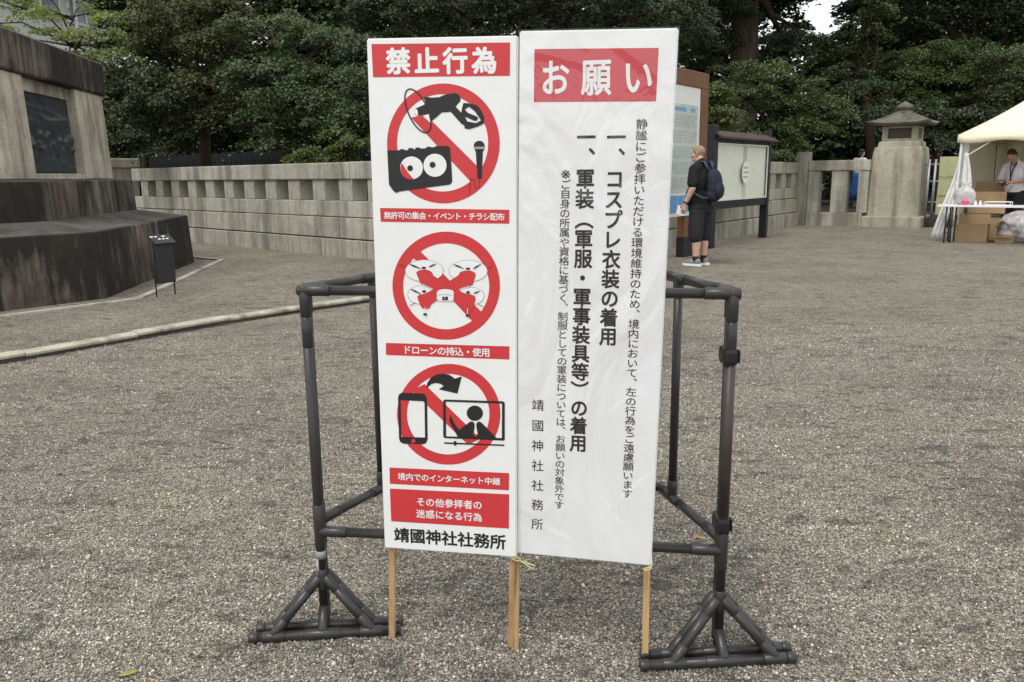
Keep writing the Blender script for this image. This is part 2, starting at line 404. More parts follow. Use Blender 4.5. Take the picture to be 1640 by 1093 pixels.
# ------------------------------------------------------------------ stone kerb, left
kp = [at_z(-190, 603, .065), at_z(0, 571, .065), at_z(110, 553, .065), at_z(200, 537, .065), at_z(355, 510.5, .065), at_z(470, 492.5, .065), at_z(580, 478, .065), K + Vector((-.35, -.75, .065))]
def along(pts, d):
    for a, b in zip(pts, pts[1:]):
        L = (b - a).length
        if d <= L: return a.lerp(b, d / L), (b - a).normalized()
        d -= L
    return pts[-1], (pts[-1] - pts[-2]).normalized()
kl = sum((b - a).length for a, b in zip(kp, kp[1:]))
kerb = thing('stone_kerb', 'low weathered pale stone kerb curving across the gravel beside the monument', 'kerb', (kp[1].x, kp[1].y, 0))
d = 0.0; k_i = 0
_, t0 = along(kp, 1.35)
while d < kl - .35:
    e = min(d + 0.92, kl)
    p0, t0 = along(kp, d + .004); p1, t1 = along(kp, e - .004)
    t = (p1 - p0).normalized(); nrm = Vector((-t.y, t.x, 0))
    mb = MB(); jz = random.Random(k_i).uniform(-.005, .005)
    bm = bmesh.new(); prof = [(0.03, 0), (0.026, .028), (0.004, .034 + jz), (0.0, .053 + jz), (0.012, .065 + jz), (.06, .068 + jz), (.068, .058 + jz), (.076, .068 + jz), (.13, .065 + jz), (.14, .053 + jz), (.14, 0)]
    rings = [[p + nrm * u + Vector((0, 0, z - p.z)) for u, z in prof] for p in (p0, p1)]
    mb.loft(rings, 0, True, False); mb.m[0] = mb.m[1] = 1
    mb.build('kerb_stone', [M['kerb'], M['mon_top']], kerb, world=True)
    d = e; k_i += 1
# slightly raised ground behind the kerb
mb = MB()
edge = [along(kp, x)[0] + Vector((-.1, .07, 0)) for x in np.linspace(0, kl, 24)]
top = [Vector((p.x, p.y, .04)) for p in edge] + [Vector((-.6, 11.6, .04)), Vector((-14, 24, .04)), Vector((-24, 20, .04)), Vector((-24, 3, .04))]
mb.add(top, [list(range(len(top)))])
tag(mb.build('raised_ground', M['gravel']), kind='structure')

# ------------------------------------------------------------------ stone walls
def wall(name, label, origin, dirv, nrm, s0, s1, post0, blocks0, mirror=1):
    """low stone fence: plinth courses, sill beam, square posts and a coping; dirv runs along it, nrm points at the viewer"""
    rz = math.atan2(dirv.y, dirv.x)
    w = thing(name, label, 'wall', origin, rz)
    sgn = 1 if Vector((-math.sin(rz), math.cos(rz), 0)).dot(nrm) > 0 else -1
    def seg(nm, cuts, d0, d1, z0, z1, gap=.006, jit=.004, bev=.012):
        rr = random.Random(sum(map(ord, nm)))
        mb = MB()
        for a, b in zip(cuts, cuts[1:]):
            j = rr.uniform(-jit, jit)
            y0, y1 = sorted((sgn * d0, sgn * (d1 + j)))
            mb.box(a + gap, b - gap, y0, y1, z0, z1 + rr.uniform(-.004, .0), 0, None, bev)
        return mb.build(nm, M['wall'], w)
    def cuts(a, b, step, ph):
        c = [a]; x = ph
        while x < b - .15:
            if x > a + .15: c.append(x)
            x += step
        return c + [b]
    seg('base_course', cuts(s0, s1, .388, blocks0 - 1.552 * 20), -.34, .075, -.02, .333, gap=.006)
    seg('middle_course', cuts(s0, s1, 1.552, blocks0 - 1.552 * 20), -.34, .035, .352, .692, gap=.009)
    seg('sill_beam', cuts(s0, s1, 2.33, post0 + .18 - 2.33 * 20), -.34, .0, .705, .965)
    seg('coping', cuts(s0, s1, 3.1, post0 + .6 - 3.1 * 20), -.36, .012, 1.322, 1.60, bev=.02)
    mb = MB(); y0, y1 = sorted((-.33 * sgn, -.025 * sgn)); mb.box(-.18, .18, y0, y1, .967, 1.32, 0, None, .012)
    proto = mb.build('post', M['wall'], w); first = True
    x = post0 - .777 * 20
    while x < s1 - .15:
        if x > s0 + .1:
            o = proto if first else proto.copy()
            if not first: COL.objects.link(o)
            o.location = (x, 0, 0); first = False
        x += .777
    return w
wall_l = wall('stone_wall', 'low grey stone wall with square openings behind the black box stand, left of the signs', K, AD, AN, 0.0, 12.1, 3.169 - .18, 3.914)
wall_r = wall('stone_wall', 'low grey stone wall behind the two notice boards and the man', K, WD, ND, 0.37, 12.62, 3.0, 3.5)

# fence of wide stone pales right of the corner post
rzN = math.atan2(ND.y, ND.x)
fence = thing('stone_fence', 'stone fence of wide upright slabs between the corner post and the stone lantern', 'fence', FP, rzN)
mb = MB(); mb.box(-.17, .13, -.16, .2, 0, 1.86, 0, None, .02); mb.build('corner_post', M['wall'], fence)
mb = MB(); mb.box(.135, 1.62, -.11, .16, 1.38, 1.635, 0, None, .018); mb.build('top_beam', M['wall'], fence)
mb = MB(); mb.box(.135, 1.5, -.14, .2, -.02, .335, 0, None, .018); mb.build('base_beam', M['wall'], fence)
for a, b in ((.14, .44), (.72, 1.12), (1.36, 1.6)):
    mb = MB(); mb.box(a, b, -.085, .13, .338, 1.377, 0, None, .014); mb.build('slab', M['wall'], fence)

# pale stone post beyond the left end of the wall
sp = thing('stone_post', 'pale square stone post beyond the left end of the wall, beside the monument', 'post', tuple(K + AD * 12.9), math.atan2(AD.y, AD.x))
mb = MB(); mb.box(-.45, .45, -.3, .35, 0, 1.62, 0, None, .02); mb.build('shaft', M['lantern'], sp)
mb = MB(); mb.box(-.5, .5, -.35, .4, 1.623, 1.84, 0, None, .03); mb.build('cap', M['lantern'], sp)

# ------------------------------------------------------------------ monument
MC = Vector((-9.648, 10.472, 0)); A_ = Vector((-4.585, 9.107, 0)); angA = math.atan2((A_ - MC).y, (A_ - MC).x)
mon = thing('stone_monument', 'large dark stained octagonal stone monument base with a bronze relief panel', 'monument', MC)
def octo(r, z): return [Vector((r * math.cos(angA + PI / 4 * k), r * math.sin(angA + PI / 4 * k), z)) for k in range(8)]
mb = MB(); mb.loft([octo(5.245, -.02), octo(5.2, .775), octo(5.185, .79), octo(4.48, .90)], 0, True, False); mb.build('lower_step', [M['mon_dark']], mon, bev=.012)
mb = MB(); mb.loft([octo(4.475, .895), octo(4.455, 1.335), octo(4.44, 1.352), octo(4.0, 1.375)], 0, True, False); mb.build('middle_step', M['mon_dark'], mon, bev=.012)
mb = MB(); mb.loft([octo(3.62, 1.36), octo(3.62, 2.62)], 0, True, False); mb.build('core', M['mon_dark'], mon)
mb = MB(); mb.loft([octo(4.19, 2.575), octo(4.21, 2.60), octo(4.21, 3.02), octo(4.15, 3.05)], 0, True, False); mb.build('cornice', M['mon_dark'], mon, bev=.012)
for o in list(mon.children):
    if o.name.startswith(('lower_step', 'middle_step', 'cornice')):
        o.data.materials.append(M['mon_top'])
        for p in o.data.polygons:
            if p.normal.z > .7: p.material_index = 1
# piers wrap each corner; one face holds the framed relief
T0, T1 = .18, .675
OB, OT = octo(4.19, 1.37), octo(4.15, 2.574)
def face_pt(i, t, z, dep):
    b0, b1 = OB[i % 8], OB[(i + 1) % 8]; t0_, t1_ = OT[i % 8], OT[(i + 1) % 8]
    h = (z - 1.37) / (2.574 - 1.37)
    a = b0.lerp(t0_, h); b = b1.lerp(t1_, h); p = a.lerp(b, t); n_ = (b - a).cross(Vector((0, 0, 1))).normalized()
    q = p - n_ * dep; q.z = z; return q
for i in range(8):
    lo = (T1 if i == 1 else .8); hi = (T0 if i == 0 else .2)
    mb = MB()
    def ring(z):
        return [face_pt(i - 1, lo, z, .42), face_pt(i - 1, lo, z, 0), OB[i].lerp(OT[i], (z - 1.37) / 1.204), face_pt(i, hi, z, 0), face_pt(i, hi, z, .42), MC * 0 + OB[i] * .86 + Vector((0, 0, z - OB[i].z * .86))]
    mb.loft([ring(1.37), ring(1.9), ring(2.574)], 0, True, False)
    mb.build('pier', M['mon_pale'], mon, bev=.012)
for i in (7, 0, 1):
    lo, hi = (T0, T1) if i == 0 else (.2, .8)
    mb = MB()
    a = [face_pt(i, lo + .002, z, dp) for z, dp in ((2.42, .42), (2.42, .1), (2.573, .1), (2.573, .42))]; b = [face_pt(i, hi - .002, z, dp) for z, dp in ((2.42, .42), (2.42, .1), (2.573, .1), (2.573, .42))]
    mb.loft([a, b], 0, True, False); mb.build('lintel', M['mon_pale'], mon)
    mb = MB()
    a = [face_pt(i, lo + .002, z, dp) for z, dp in ((1.371, .42), (1.371, .02), (1.44, .02), (1.46, .42))]; b = [face_pt(i, hi - .002, z, dp) for z, dp in ((1.371, .42), (1.371, .02), (1.44, .02), (1.46, .42))]
    mb.loft([a, b], 0, True, False); mb.build('sill', M['mon_pale'], mon)
# cast relief: sloping land, crest lines and a row of low raised lumps
rr = random.Random(4); NX, NZ = 90, 64
lumps = [(rr.uniform(.15, .95), rr.uniform(.28, .5), rr.uniform(.012, .03), rr.uniform(.03, .06)) for _ in range(46)]
mb = MB(); vs = []
for j in range(NZ + 1):
    for i in range(NX + 1):
        u, v = i / NX, j / NZ
        h = .0
        for k, (c0, sl, wd) in enumerate(((.78, -.12, .05), (.62, .10, .045), (.30, -.28, .03), (.9, -.2, .04))):
            dd = v - (c0 + sl * u + .02 * math.sin(9 * u + k)); h += (.045 if dd < 0 else 0) * .5 + .03 * math.exp(-(dd / wd) ** 2)
        for (a, b, s_, q) in lumps:
            e = ((u - a) / s_) ** 2 * .5 + ((v - b) / (s_ * 1.8)) ** 2
            if e < 6: h += q * math.exp(-e)
        z = 1.455 + v * (2.42 - 1.455)
        h *= min(1, max(0, min(u - .05, .93 - u)) * 14); vs.append(face_pt(0, T0 - .03 + u * (T1 + .06 - T0), z, .125 - h * .42))
fs = [(j * (NX + 1) + i, j * (NX + 1) + i + 1, (j + 1) * (NX + 1) + i + 1, (j + 1) * (NX + 1) + i) for j in range(NZ) for i in range(NX)]
mb.add(vs, fs, 0, True); mb.build('relief_panel', M['bronze'], mon)
# flush edging strip round the monument
mb = MB(); o1, o2 = octo(5.71, .06), octo(5.62, .06)
b1, b2 = octo(5.71, -.02), octo(5.62, -.02)
mb.add(o1 + o2 + b1, [(i, (i + 1) % 8, (i + 1) % 8 + 8, i + 8) for i in range(8)] + [(i + 16, (i + 1) % 8 + 16, (i + 1) % 8, i) for i in range(8)])
mb.build('edging_strip', M['wall'], mon)

# small black box stand with a slanted lettered top
st = thing('box_stand', 'small black metal box on two thin legs with a slanted lettered top', 'stand', tuple(at_z(268, 474, .04)), rad(58))
mb = MB(); mb.box(-.118, .118, -.026, .026, .15, .60, 0, None, .008); mb.build('box', M['darkmetal'], st)
tM = Matrix.Translation((0, 0, .645)) @ Matrix.Rotation(rad(36), 4, 'X')
mb = MB(); mb.box(-.135, .135, -.075, .075, -.008, .008, 0, tM, .003); mb.build('slanted_plate', M['darkmetal'], st)
mb = MB()
for (x0, x1, y) in ((-.13, -.09, .045), (-.07, -.04, .045), (.02, .06, .045), (-.05, -.02, .0), (0, .03, .0), (.05, .08, .0)):
    mb.box(x0, x1, y - .008, y + .008, .0085, .0095, 0, tM)
mb.build('lettering', M['paper'], st)
for sx in (-.12, .12):
    mb = MB(); mb.tube([(sx, .02, -.06), (sx, .02, .6)], .008, 8); mb.build('leg', M['darkmetal'], st)

# ------------------------------------------------------------------ pipe stand in front
PU = {'L': Vector((-.583, 2.27, 0)), 'R': Vector((.583, 2.115, 0))}
stand = thing('pipe_stand', 'dark brown plastic pipe barrier frame with triangular braced feet behind both signs', 'barrier', (0, 2.2, 0))
RP, RJ = .0142, .0163
def pipe(name, a, b, r=RP, m='pipe', n=16):
    mb = MB(); mb.tube([a, b], r, n); return mb.build(name, M[m], stand, world=True)
def sleeve(mb, a, b, r=RJ):
    a = Vector(a); b = Vector(b); t = (b - a).normalized()
    mb.tube([a, a + t * .002, b - t * .002, b], [r - .0018, r, r, r - .0018], 16)
    return mb
def at_h(p, z): return Vector((p.x, p.y, z))
ZT, ZL = 1.048, .321
REAR = {'L': Vector((-.44, 2.56, 0)), 'R': Vector((.508, 2.45, 0))}
for s_ in 'LR':
    p = PU[s_]; sg = -1 if s_ == 'L' else 1
    pipe('upright', at_h(p, .03), at_h(p, ZT))
    q = p + Vector((sg * .004, .034, 0)); pipe('rear_upright', at_h(q, .03), at_h(q, ZT - .004))
    o = PU['R' if s_ == 'L' else 'L']; inn = (o - p).normalized(); sd = (REAR[s_] - q).normalized()
    mb = MB()
    sleeve(mb, at_h(p, ZT - .075), at_h(p, ZT + .012)); sleeve(mb, at_h(p, ZT - .165), at_h(p, ZT - .078), RJ - .001)
    sleeve(mb, at_h(p - inn * .02, ZT), at_h(p + inn * .075, ZT)); mb.ell(at_h(p, ZT), (RJ * 1.03,) * 3, 0, 14)
    mb.build('corner_joint', M['joint'], stand, world=True)
    mb = MB(); sleeve(mb, at_h(q, ZT - .07), at_h(q, ZT)); sleeve(mb, at_h(q - sd * .01, ZT), at_h(q + sd * .08, ZT)); mb.ell(at_h(q, ZT), (RJ * 1.02,) * 3, 0, 14)
    mb.build('corner_joint', M['joint'], stand, world=True)
    mb = MB(); sleeve(mb, at_h(p, ZL - .055), at_h(p, ZL + .085)); sleeve(mb, at_h(p, ZL), at_h(p + inn * .085, ZL)); mb.build('tee_joint', M['joint'], stand, world=True)
    mb = MB(); sleeve(mb, at_h(q, ZL - .055), at_h(q, ZL + .085)); sleeve(mb, at_h(q, ZL + .02), at_h(q + sd * .085, ZL + .02)); mb.build('tee_joint', M['joint'], stand, world=True)
    # side rails run back to the rear post
    r = REAR[s_]; r2 = r + sd * .07
    for z in (ZT, ZL + .02): pipe('side_rail', at_h(q, z), at_h(r2, z))
    pipe('rear_post', at_h(r, ZL + .02), at_h(r, ZT), .0135)
    for z in (ZT, ZL + .02):
        zz = (z - .06, z) if z > .8 else (z, z + .06); mb = MB()
        sleeve(mb, at_h(r - sd * .05, z), at_h(r2, z)); sleeve(mb, at_h(r, zz[0]), at_h(r, zz[1]))
        mb.build('tee_joint', M['joint'], stand, world=True)
    # doubled feet with braces
    e0, e1 = ((at_z(401, 1022, .0155), at_z(640, 1008, .0155)) if s_ == 'L' else (at_z(1027, 1066, .0155), at_z(1272, 1053, .0155)))
    fd = (e1 - e0).normalized(); fn = Vector((-fd.y, fd.x, 0))
    for k, (off, up) in enumerate(((0, p), (.050, q))):
        a, b = e0 + fn * off, e1 + fn * off
        if k: a = a + fd * .012; b = b + fd * .004
        pipe('foot_pipe', a, b)
        c = at_h(up, .0155); c = a + fd * (c - a).dot(fd)
        for e_, f_ in ((a - fd * .004, a + fd * .022), (b - fd * .022, b + fd * .004)):
            sleeve(MB(), e_, f_).build('end_cap', M['joint'], stand, world=True)
        for u in (-.158, .158):
            sleeve(MB(), c + fd * (u - .047 * (1 if u > 0 else .4)), c + fd * (u + .047 * (.4 if u > 0 else 1))).build('foot_joint', M['joint'], stand, world=True)
        mb = MB(); sleeve(mb, c - fd * .055, c + fd * .055); sleeve(mb, c + Vector((0, 0, .005)), Vector((up.x, up.y, .075))); mb.build('tee_joint', M['joint'], stand, world=True)
        sleeve(MB(), at_h(up, .135), at_h(up, .20), RJ - .0005).build('brace_collar', M['joint'], stand, world=True)
        for u in (-.15, .15):
            f0 = c + fd * u; f1 = Vector((up.x, up.y, .172)) + fd * (.008 if u > 0 else -.008); dd = (f1 - f0).normalized()
            mb = MB(); mb.tube([f0, f1], RP, 14); sleeve(mb, f0 + dd * .0, f0 + dd * .06, RJ - .001); sleeve(mb, f1 - dd * .055, f1, RJ - .001)
            mb.build('brace', M['joint'], stand, world=True)
for z in (ZT, ZL): pipe('front_rail', at_h(PU['L'], z), at_h(PU['R'], z))
rl, rr_ = [REAR[s_] + (REAR[s_] - PU[s_]).normalized() * .09 for s_ in 'LR']
for z in (ZT, ZL + .02): pipe('rear_rail', at_h(rl, z), at_h(rr_, z))
pR = PU['R']
mb = MB(); mb.tube([at_h(pR, .425), at_h(pR, .85)], RJ - .001, 16); mb.build('worn_sleeve', M['sleeve'], stand, world=True)
for z in (.878, .396):
    mb = MB(); mb.box(pR.x - .021, pR.x + .0185, pR.y - .0185, pR.y + .055, z - .025, z + .025, 0, None, .014); mb.box(pR.x + .0196, pR.x + .025, pR.y - .008, pR.y + .016, z - .018, z + .018, 0, None, .002)
    mb.build('clip', M['clip'], stand, world=True)
pL = PU['L']; mb = MB(); mb.tube([at_h(pL, .236), at_h(pL, .260)], RP + .0012, 16); mb.tube([at_h(pL + Vector((-.006, -.004, 0)), .175), at_h(pL + Vector((-.006, -.004, 0)), .236)], RP - .005, 10); mb.build('tape_band', M['tape'], stand, world=True)

# ------------------------------------------------------------------ the two signs
def m_print(name, base, rough, film=0.0, var=.02, fs=.35):
    m = mat(name, base, rough, 0, .4); t = NT(m)
    n = t.noise(7, 4, .6, dist=.6); fold = t.noise(3.2, 3, .5, co=t.co((1, 1, .45)), dist=1.6)
    t.base(t.mix(1.0, base, t.ramp(n, [(.3, 1 - var), (.7, 1 + var)]), 'MULTIPLY'))
    b = t.bump(fold, fs, .012 if fs < .5 else .03); t.bump(t.noise(34, 3, .5), .06, .003, b)
    t.p.inputs['Coat Weight'].default_value = film; t.p.inputs['Coat Roughness'].default_value = .18
    return m
M['pvc'] = m_print('white sign sheet', (.80, .80, .79), .45, .15)
M['pvcw'] = m_print('white wrapped sheet', (.82, .82, .82), .4, .1, .03, .8)
M['red'] = m_print('red print', (.58, .040, .045), .45, .15, .05)
M['ink'] = m_print('black ink', (.017, .016, .017), .5, .1)
M['redw'] = m_print('red print under film', (.56, .050, .065), .5, .2, .05)

class SignPlane:
    """the front face of one sign: photo pixels -> (x, z) on that face"""
    def __init__(s, x, y, yaw, lean):
        s.o = Vector((x, y, 0)); u = Vector((math.cos(yaw), math.sin(yaw), 0)); n0 = Vector((-math.sin(yaw), math.cos(yaw), 0))
        v = (Vector((0, 0, 1)) + n0 * lean).normalized(); n_ = v.cross(u)
        s.u, s.v, s.n = u, v, n_
        s.mat = Matrix(((u.x, n_.x, v.x, x), (u.y, n_.y, v.y, y), (u.z, n_.z, v.z, 0), (0, 0, 0, 1)))
    def P(s, px, py):
        d = ray(px, py); t = (s.o - CAM).dot(s.n) / d.dot(s.n); q = CAM + d * t - s.o
        return Vector((q.dot(s.u), q.dot(s.v)))

def fill2d(loops):
    """triangulated faces of closed 2-D loops, inner loops are holes"""
    c = bpy.data.curves.new('tmp', 'CURVE'); c.dimensions = '2D'; c.fill_mode = 'FRONT'
    for L in loops:
        sp_ = c.splines.new('POLY'); sp_.points.add(len(L) - 1); sp_.use_cyclic_u = True
        for k, p in enumerate(L): sp_.points[k].co = (p[0], p[1], 0, 1)
    return curve_mesh(c)
def curve_mesh(c):
    o = bpy.data.objects.new('tmp', c); COL.objects.link(o)
    me = bpy.data.meshes.new_from_object(o.evaluated_get(bpy.context.evaluated_depsgraph_get()))
    V = [(v.co.x, v.co.y) for v in me.vertices]; Fc = [list(p.vertices) for p in me.polygons]
    bpy.data.objects.remove(o); bpy.data.curves.remove(c); bpy.data.meshes.remove(me)
    return V, Fc
_gl = {}
def glyph(ch, wt):
    if (ch, wt) not in _gl:
        c = bpy.data.curves.new('tmp', 'FONT'); c.body = ch; c.resolution_u = 4
        _gl[(ch, wt)] = curve_mesh(c)
    return _gl[(ch, wt)]
def weights(wt):
    if wt <= 0: return [(0, 0)]
    return [(0, 0)] + [(wt * math.cos(PI / 4 * k), wt * math.sin(PI / 4 * k)) for k in range(8)]
EPS = .0006
class Layer:
    """printed shapes on a sign face, collected into one mesh"""
    def __init__(s, plane): s.p = plane; s.mb = MB()
    def flat(s, V, Fc, lv, mi=0): s.mb.add([(x, -EPS * lv, z) for x, z in V], Fc, mi)
    def px(s, loops, lv, mi=0): s.flat(*fill2d([[s.p.P(*q) for q in L] for L in loops]), lv, mi)
    def quad(s, q, lv, mi=0): s.flat([s.p.P(*a) for a in q], [(0, 1, 2, 3)], lv, mi)
    def line(s, pts, wpx, lv, mi=0, closed=False):
        P = [Vector(q) for q in pts]; n_ = len(P); L, R_ = [], []
        for i in range(n_):
            a = P[i - 1] if (i or closed) else P[i]; b = P[(i + 1) % n_] if (i < n_ - 1 or closed) else P[i]
            t = (b - a).normalized(); nn = Vector((-t.y, t.x)); w_ = wpx[i] if hasattr(wpx, '__len__') else wpx
            L.append(s.p.P(*(P[i] + nn * w_ / 2))); R_.append(s.p.P(*(P[i] - nn * w_ / 2)))
        V = L + R_; m_ = n_ if closed else n_ - 1
        s.flat(V, [(i, (i + 1) % n_, (i + 1) % n_ + n_, i + n_) for i in range(m_)], lv, mi)
    def ellipse(s, c, rx, ry, lv, mi=0, rot=0, n=40):
        s.px([[(c[0] + rx * math.cos(a) * math.cos(rot) - ry * math.sin(a) * math.sin(rot), c[1] + rx * math.cos(a) * math.sin(rot) + ry * math.sin(a) * math.cos(rot)) for a in [2 * PI * k / n for k in range(n)]]], lv, mi)
    def char(s, ch, c, size, wt=0.0, lv=2, mi=0, sx=1.0, vert=False):
        V, Fc = glyph(ch, 0)
        if not V: return
        cx_, cy_ = .5, .38
        if ch == '※':
            xs = [v[0] for v in V]; ys = [v[1] for v in V]; cx_, cy_ = (min(xs) + max(xs)) / 2, (min(ys) + max(ys)) / 2
            V = [((x - cx_) * 1.5, (y - cy_) * 1.5) for x, y in V]
        else: V = [(x - cx_, y - cy_) for x, y in V]
        if vert:
            if ch == '、': V = [(x + .62, y + .60) for x, y in V]
            if ch in '（）': V = [(y, -x) for x, y in V]
        for k, (dx, dy) in enumerate(weights(wt)):
            s.flat([(c[0] + (x + dx) * size * sx, c[1] + (y + dy) * size) for x, y in V], Fc, lv + .03 * k, mi)
    def text(s, txt, p0, p1, size, wt=0.0, lv=2, mi=0, sx=1.0, vert=False):
        a, b = s.p.P(*p0), s.p.P(*p1); n_ = len(txt)
        for k, ch in enumerate(txt):
            if ch in '　 ': continue
            s.char(ch, a.lerp(b, k / (n_ - 1)), size, wt, lv, mi, sx, vert)
    def build(s, name, mats, parent): return s.mb.build(name, mats, parent)

def zoomed(x0, y0, k): return lambda pts: [(x0 + x / k, y0 + y / k) for x, y in pts]

def sign_body(plane, name, label, corners, depth, m='pvc'):
    o = thing(name, label, 'sign'); o.matrix_basis = plane.mat
    c = [plane.P(*q) for q in corners]
    NX_, NZ_ = 10, 30; mb = MB(); vs = []
    bm = bmesh.new()
    f = [bm.verts.new((p.x, 0, p.y)) for p in c]; b = [bm.verts.new((p.x, depth, p.y)) for p in c]
    bm.faces.new(f); bm.faces.new(b[::-1])
    for i in range(4): bm.faces.new((f[i], b[i], b[(i + 1) % 4], f[(i + 1) % 4]))
    bmesh.ops.recalc_face_normals(bm, faces=bm.faces)
    bmesh.ops.bevel(bm, geom=list(bm.edges), offset=.003, segments=2, affect='EDGES')
    mb.bm(bm); mb.build('panel', M[m], o)
    return o, c

def stake(parent, plane, top_px, foot, ztop, w=.018, d=.014, y0=.012):
    """slim squared wooden stake from behind the panel down to the ground (world coordinates)"""
    t = plane.P(*top_px); top = plane.o + plane.u * t.x + plane.v * t.y + plane.n * y0
    foot = Vector(foot); dr = (top - foot).normalized(); top = foot + dr * ((ztop - foot.z) / dr.z)
    u = plane.u; v = plane.n
    mb = MB(); rings = []
    for p in (foot, foot.lerp(top, .3), foot.lerp(top, .65), top):
        rings.append([p + u * a + v * b for a, b in ((-w / 2, 0), (w / 2, 0), (w / 2, d), (-w / 2, d))])
    mb.loft(rings, 0, True, False); return mb.build('stake', M['stake'], parent, world=True, bev=.0012)

# ---- left sign: prohibited acts
SL = SignPlane(-.186, 2.13, -.158, -.011)
left, lc = sign_body(SL, 'prohibition_sign', 'white sign with three red prohibition pictograms on wooden stakes', [(587, 62), (829, 57), (827, 893), (616, 878)], .026)
def band(name, q, txt_lines, parent, plane, red, white, lv=1):
    L = Layer(plane); L.quad(q, lv); o = L.build(name, M[red], parent)
    T = Layer(plane)
    for a in txt_lines: T.text(*a)
    T.build('lettering', M[white], o); return o
band('red_band', [(595, 71), (817, 68.4), (816.6, 121.7), (597.6, 124)], [('禁止行為', (638, 98), (775.6, 97), .0645, .036)], left, SL, 'red', 'pvc')
band('red_band', [(608.7, 333.4), (815.7, 336.3), (815.7, 358.6), (610, 355.4)], [('無許可の集会・イベント・チラシ配布', (621, 345), (802.5, 347.6), .0200, .018)], left, SL, 'red', 'pvc')
band('red_band', [(618, 549.5), (816, 555), (815.7, 576), (618.4, 568.7)], [('ドローンの持込・使用', (652, 560.3), (778, 564.8), .0248, .020)], left, SL, 'red', 'pvc')
band('red_band', [(624, 749), (815.5, 758), (815, 785.5), (624.5, 775)], [('境内でのインターネット中継', (643.5, 763.2), (795, 771), .0228, .018)], left, SL, 'red', 'pvc')
band('red_band', [(624.5, 782.7), (815.5, 792), (815, 846.8), (626.7, 835)], [('その他参拝者の', (674, 803.8), (765, 809), .0268, .018), ('迷惑になる行為', (674, 822.8), (765, 828.5), .0268, .018)], left, SL, 'red', 'pvc')
T = Layer(SL); T.text('靖國神社社務所', (643.5, 857), (797.5, 868), .0465, .026, 1); T.build('lettering', M['ink'], left)

def prohibit(out, inn, slash, name='prohibition_ring'):
    L = Layer(SL)
    def circ(c, rx, ry, n_=72): return [(c[0] + rx * math.cos(2 * PI * k / n_), c[1] + ry * math.sin(2 * PI * k / n_)) for k in range(n_)]
    L.px([circ(*out), circ(*inn)], 1)
    (a, b, c_, d_) = slash; L.quad([a, b, c_, d_], 1.1)
    return L.build(name, M['red'], left)
z4 = zoomed(580, 40, 3.415)
s4 = z4([(300, 470), (385, 475), (688, 815), (630, 875)])
prohibit(((710.2, 230), 90.2, 96), ((708.9, 229), 73, 78), z4([(268, 508), (345, 495 - 5), (660, 803), (597, 862)]))
L = Layer(SL)   # megaphone, radio, microphone
m1 = zoomed(640, 130, 10.933)
L.px([m1([(415, 275), (560, 292), (690, 285), (800, 240), (960, 212), (1030, 232), (1066, 285), (1068, 345), (985, 450), (1080, 555), (1095, 470), (1122, 385), (1200, 392), (1335, 415), (1400, 470), (1450, 555), (1482, 630), (1478, 745), (1380, 795), (1220, 846), (1140, 830), (1135, 780), (1085, 750), (1020, 680), (955, 605), (900, 540), (740, 552), (640, 640), (556, 705), (540, 575), (330, 605), (280, 590), (268, 500), (290, 480), (465, 400)]),
     m1([(1215, 450), (1140, 500), (1200, 560), (1300, 600), (1365, 630), (1375, 665), (1345, 700), (1290, 690), (1210, 650), (1145, 625), (1185, 708), (1340, 738), (1428, 690), (1380, 620), (1320, 530)])], 2, 0)
L.ellipse(m1([(298, 545)])[0], 24 / 10.933, 58 / 10.933, 3, 1, rad(-14))
L.px([m1([(270, 455), (430, 350), (465, 400), (300, 475)])], 2, 1); L.px([m1([(410, 612), (538, 575), (540, 735)])], 2, 1)
L.px([m1([(985, 455), (1075, 352), (1115, 385), (1080, 552)])], 2, 1)
cx0, cy0 = m1([(322, 522)])[0]
L.line([(cx0 + 37.5 * math.cos(a) * math.cos(rad(66)) - 15.6 * math.sin(a) * math.sin(rad(66)), cy0 + 37.5 * math.cos(a) * math.sin(rad(66)) + 15.6 * math.sin(a) * math.cos(rad(66))) for a in [2 * PI * k / 56 for k in range(56)]], 2.1, 3, 0, True)
m2 = zoomed(610, 220, 9.107)
L.px([m2([(95, 192), (275, 190), (285, 175), (340, 175), (350, 190), (400, 188), (400, 160), (470, 160), (480, 178), (505, 175), (508, 152), (570, 152), (580, 168), (660, 160), (680, 138), (730, 140), (740, 150), (790, 142), (810, 128), (985, 130), (1012, 165), (1030, 420), (1042, 650), (1010, 690), (640, 740), (260, 795), (225, 815), (180, 780), (120, 690)])], 2, 0)
for c_, r_ in (((450, 448), 166), ((792, 410), 168)):
    L.ellipse(m2([c_])[0], r_ / 9.107, r_ / 9.107, 3, 1)
L.ellipse(m2([(430, 452)])[0], 4.5, 4.6, 5, 0); L.ellipse(m2([(757, 402)])[0], 4.6, 4.7, 5, 0)
L.px([m2([(310, 375), (350, 440), (410, 530), (480, 608), (430, 616), (370, 600), (320, 560), (290, 490), (290, 430)])], 4, 2)
L.ellipse(m2([(1435, 128)])[0], 8.7, 8.2, 2, 0); L.px([m2([(1362, 138), (1515, 138), (1508, 176), (1370, 176)])], 3, 3)
L.px([m2([(1368, 176), (1510, 176), (1488, 215), (1472, 605), (1412, 605), (1385, 215)])], 2, 0)
L.line(m2([(1440, 605), (1440, 735), (1410, 750), (1375, 735), (1370, 640), (1345, 612), (1310, 618), (1300, 660), (1298, 830)]), .9, 2, 0)
L.build('pictogram', [M['ink'], M['pvc'], M['red'], M['tape']], left)
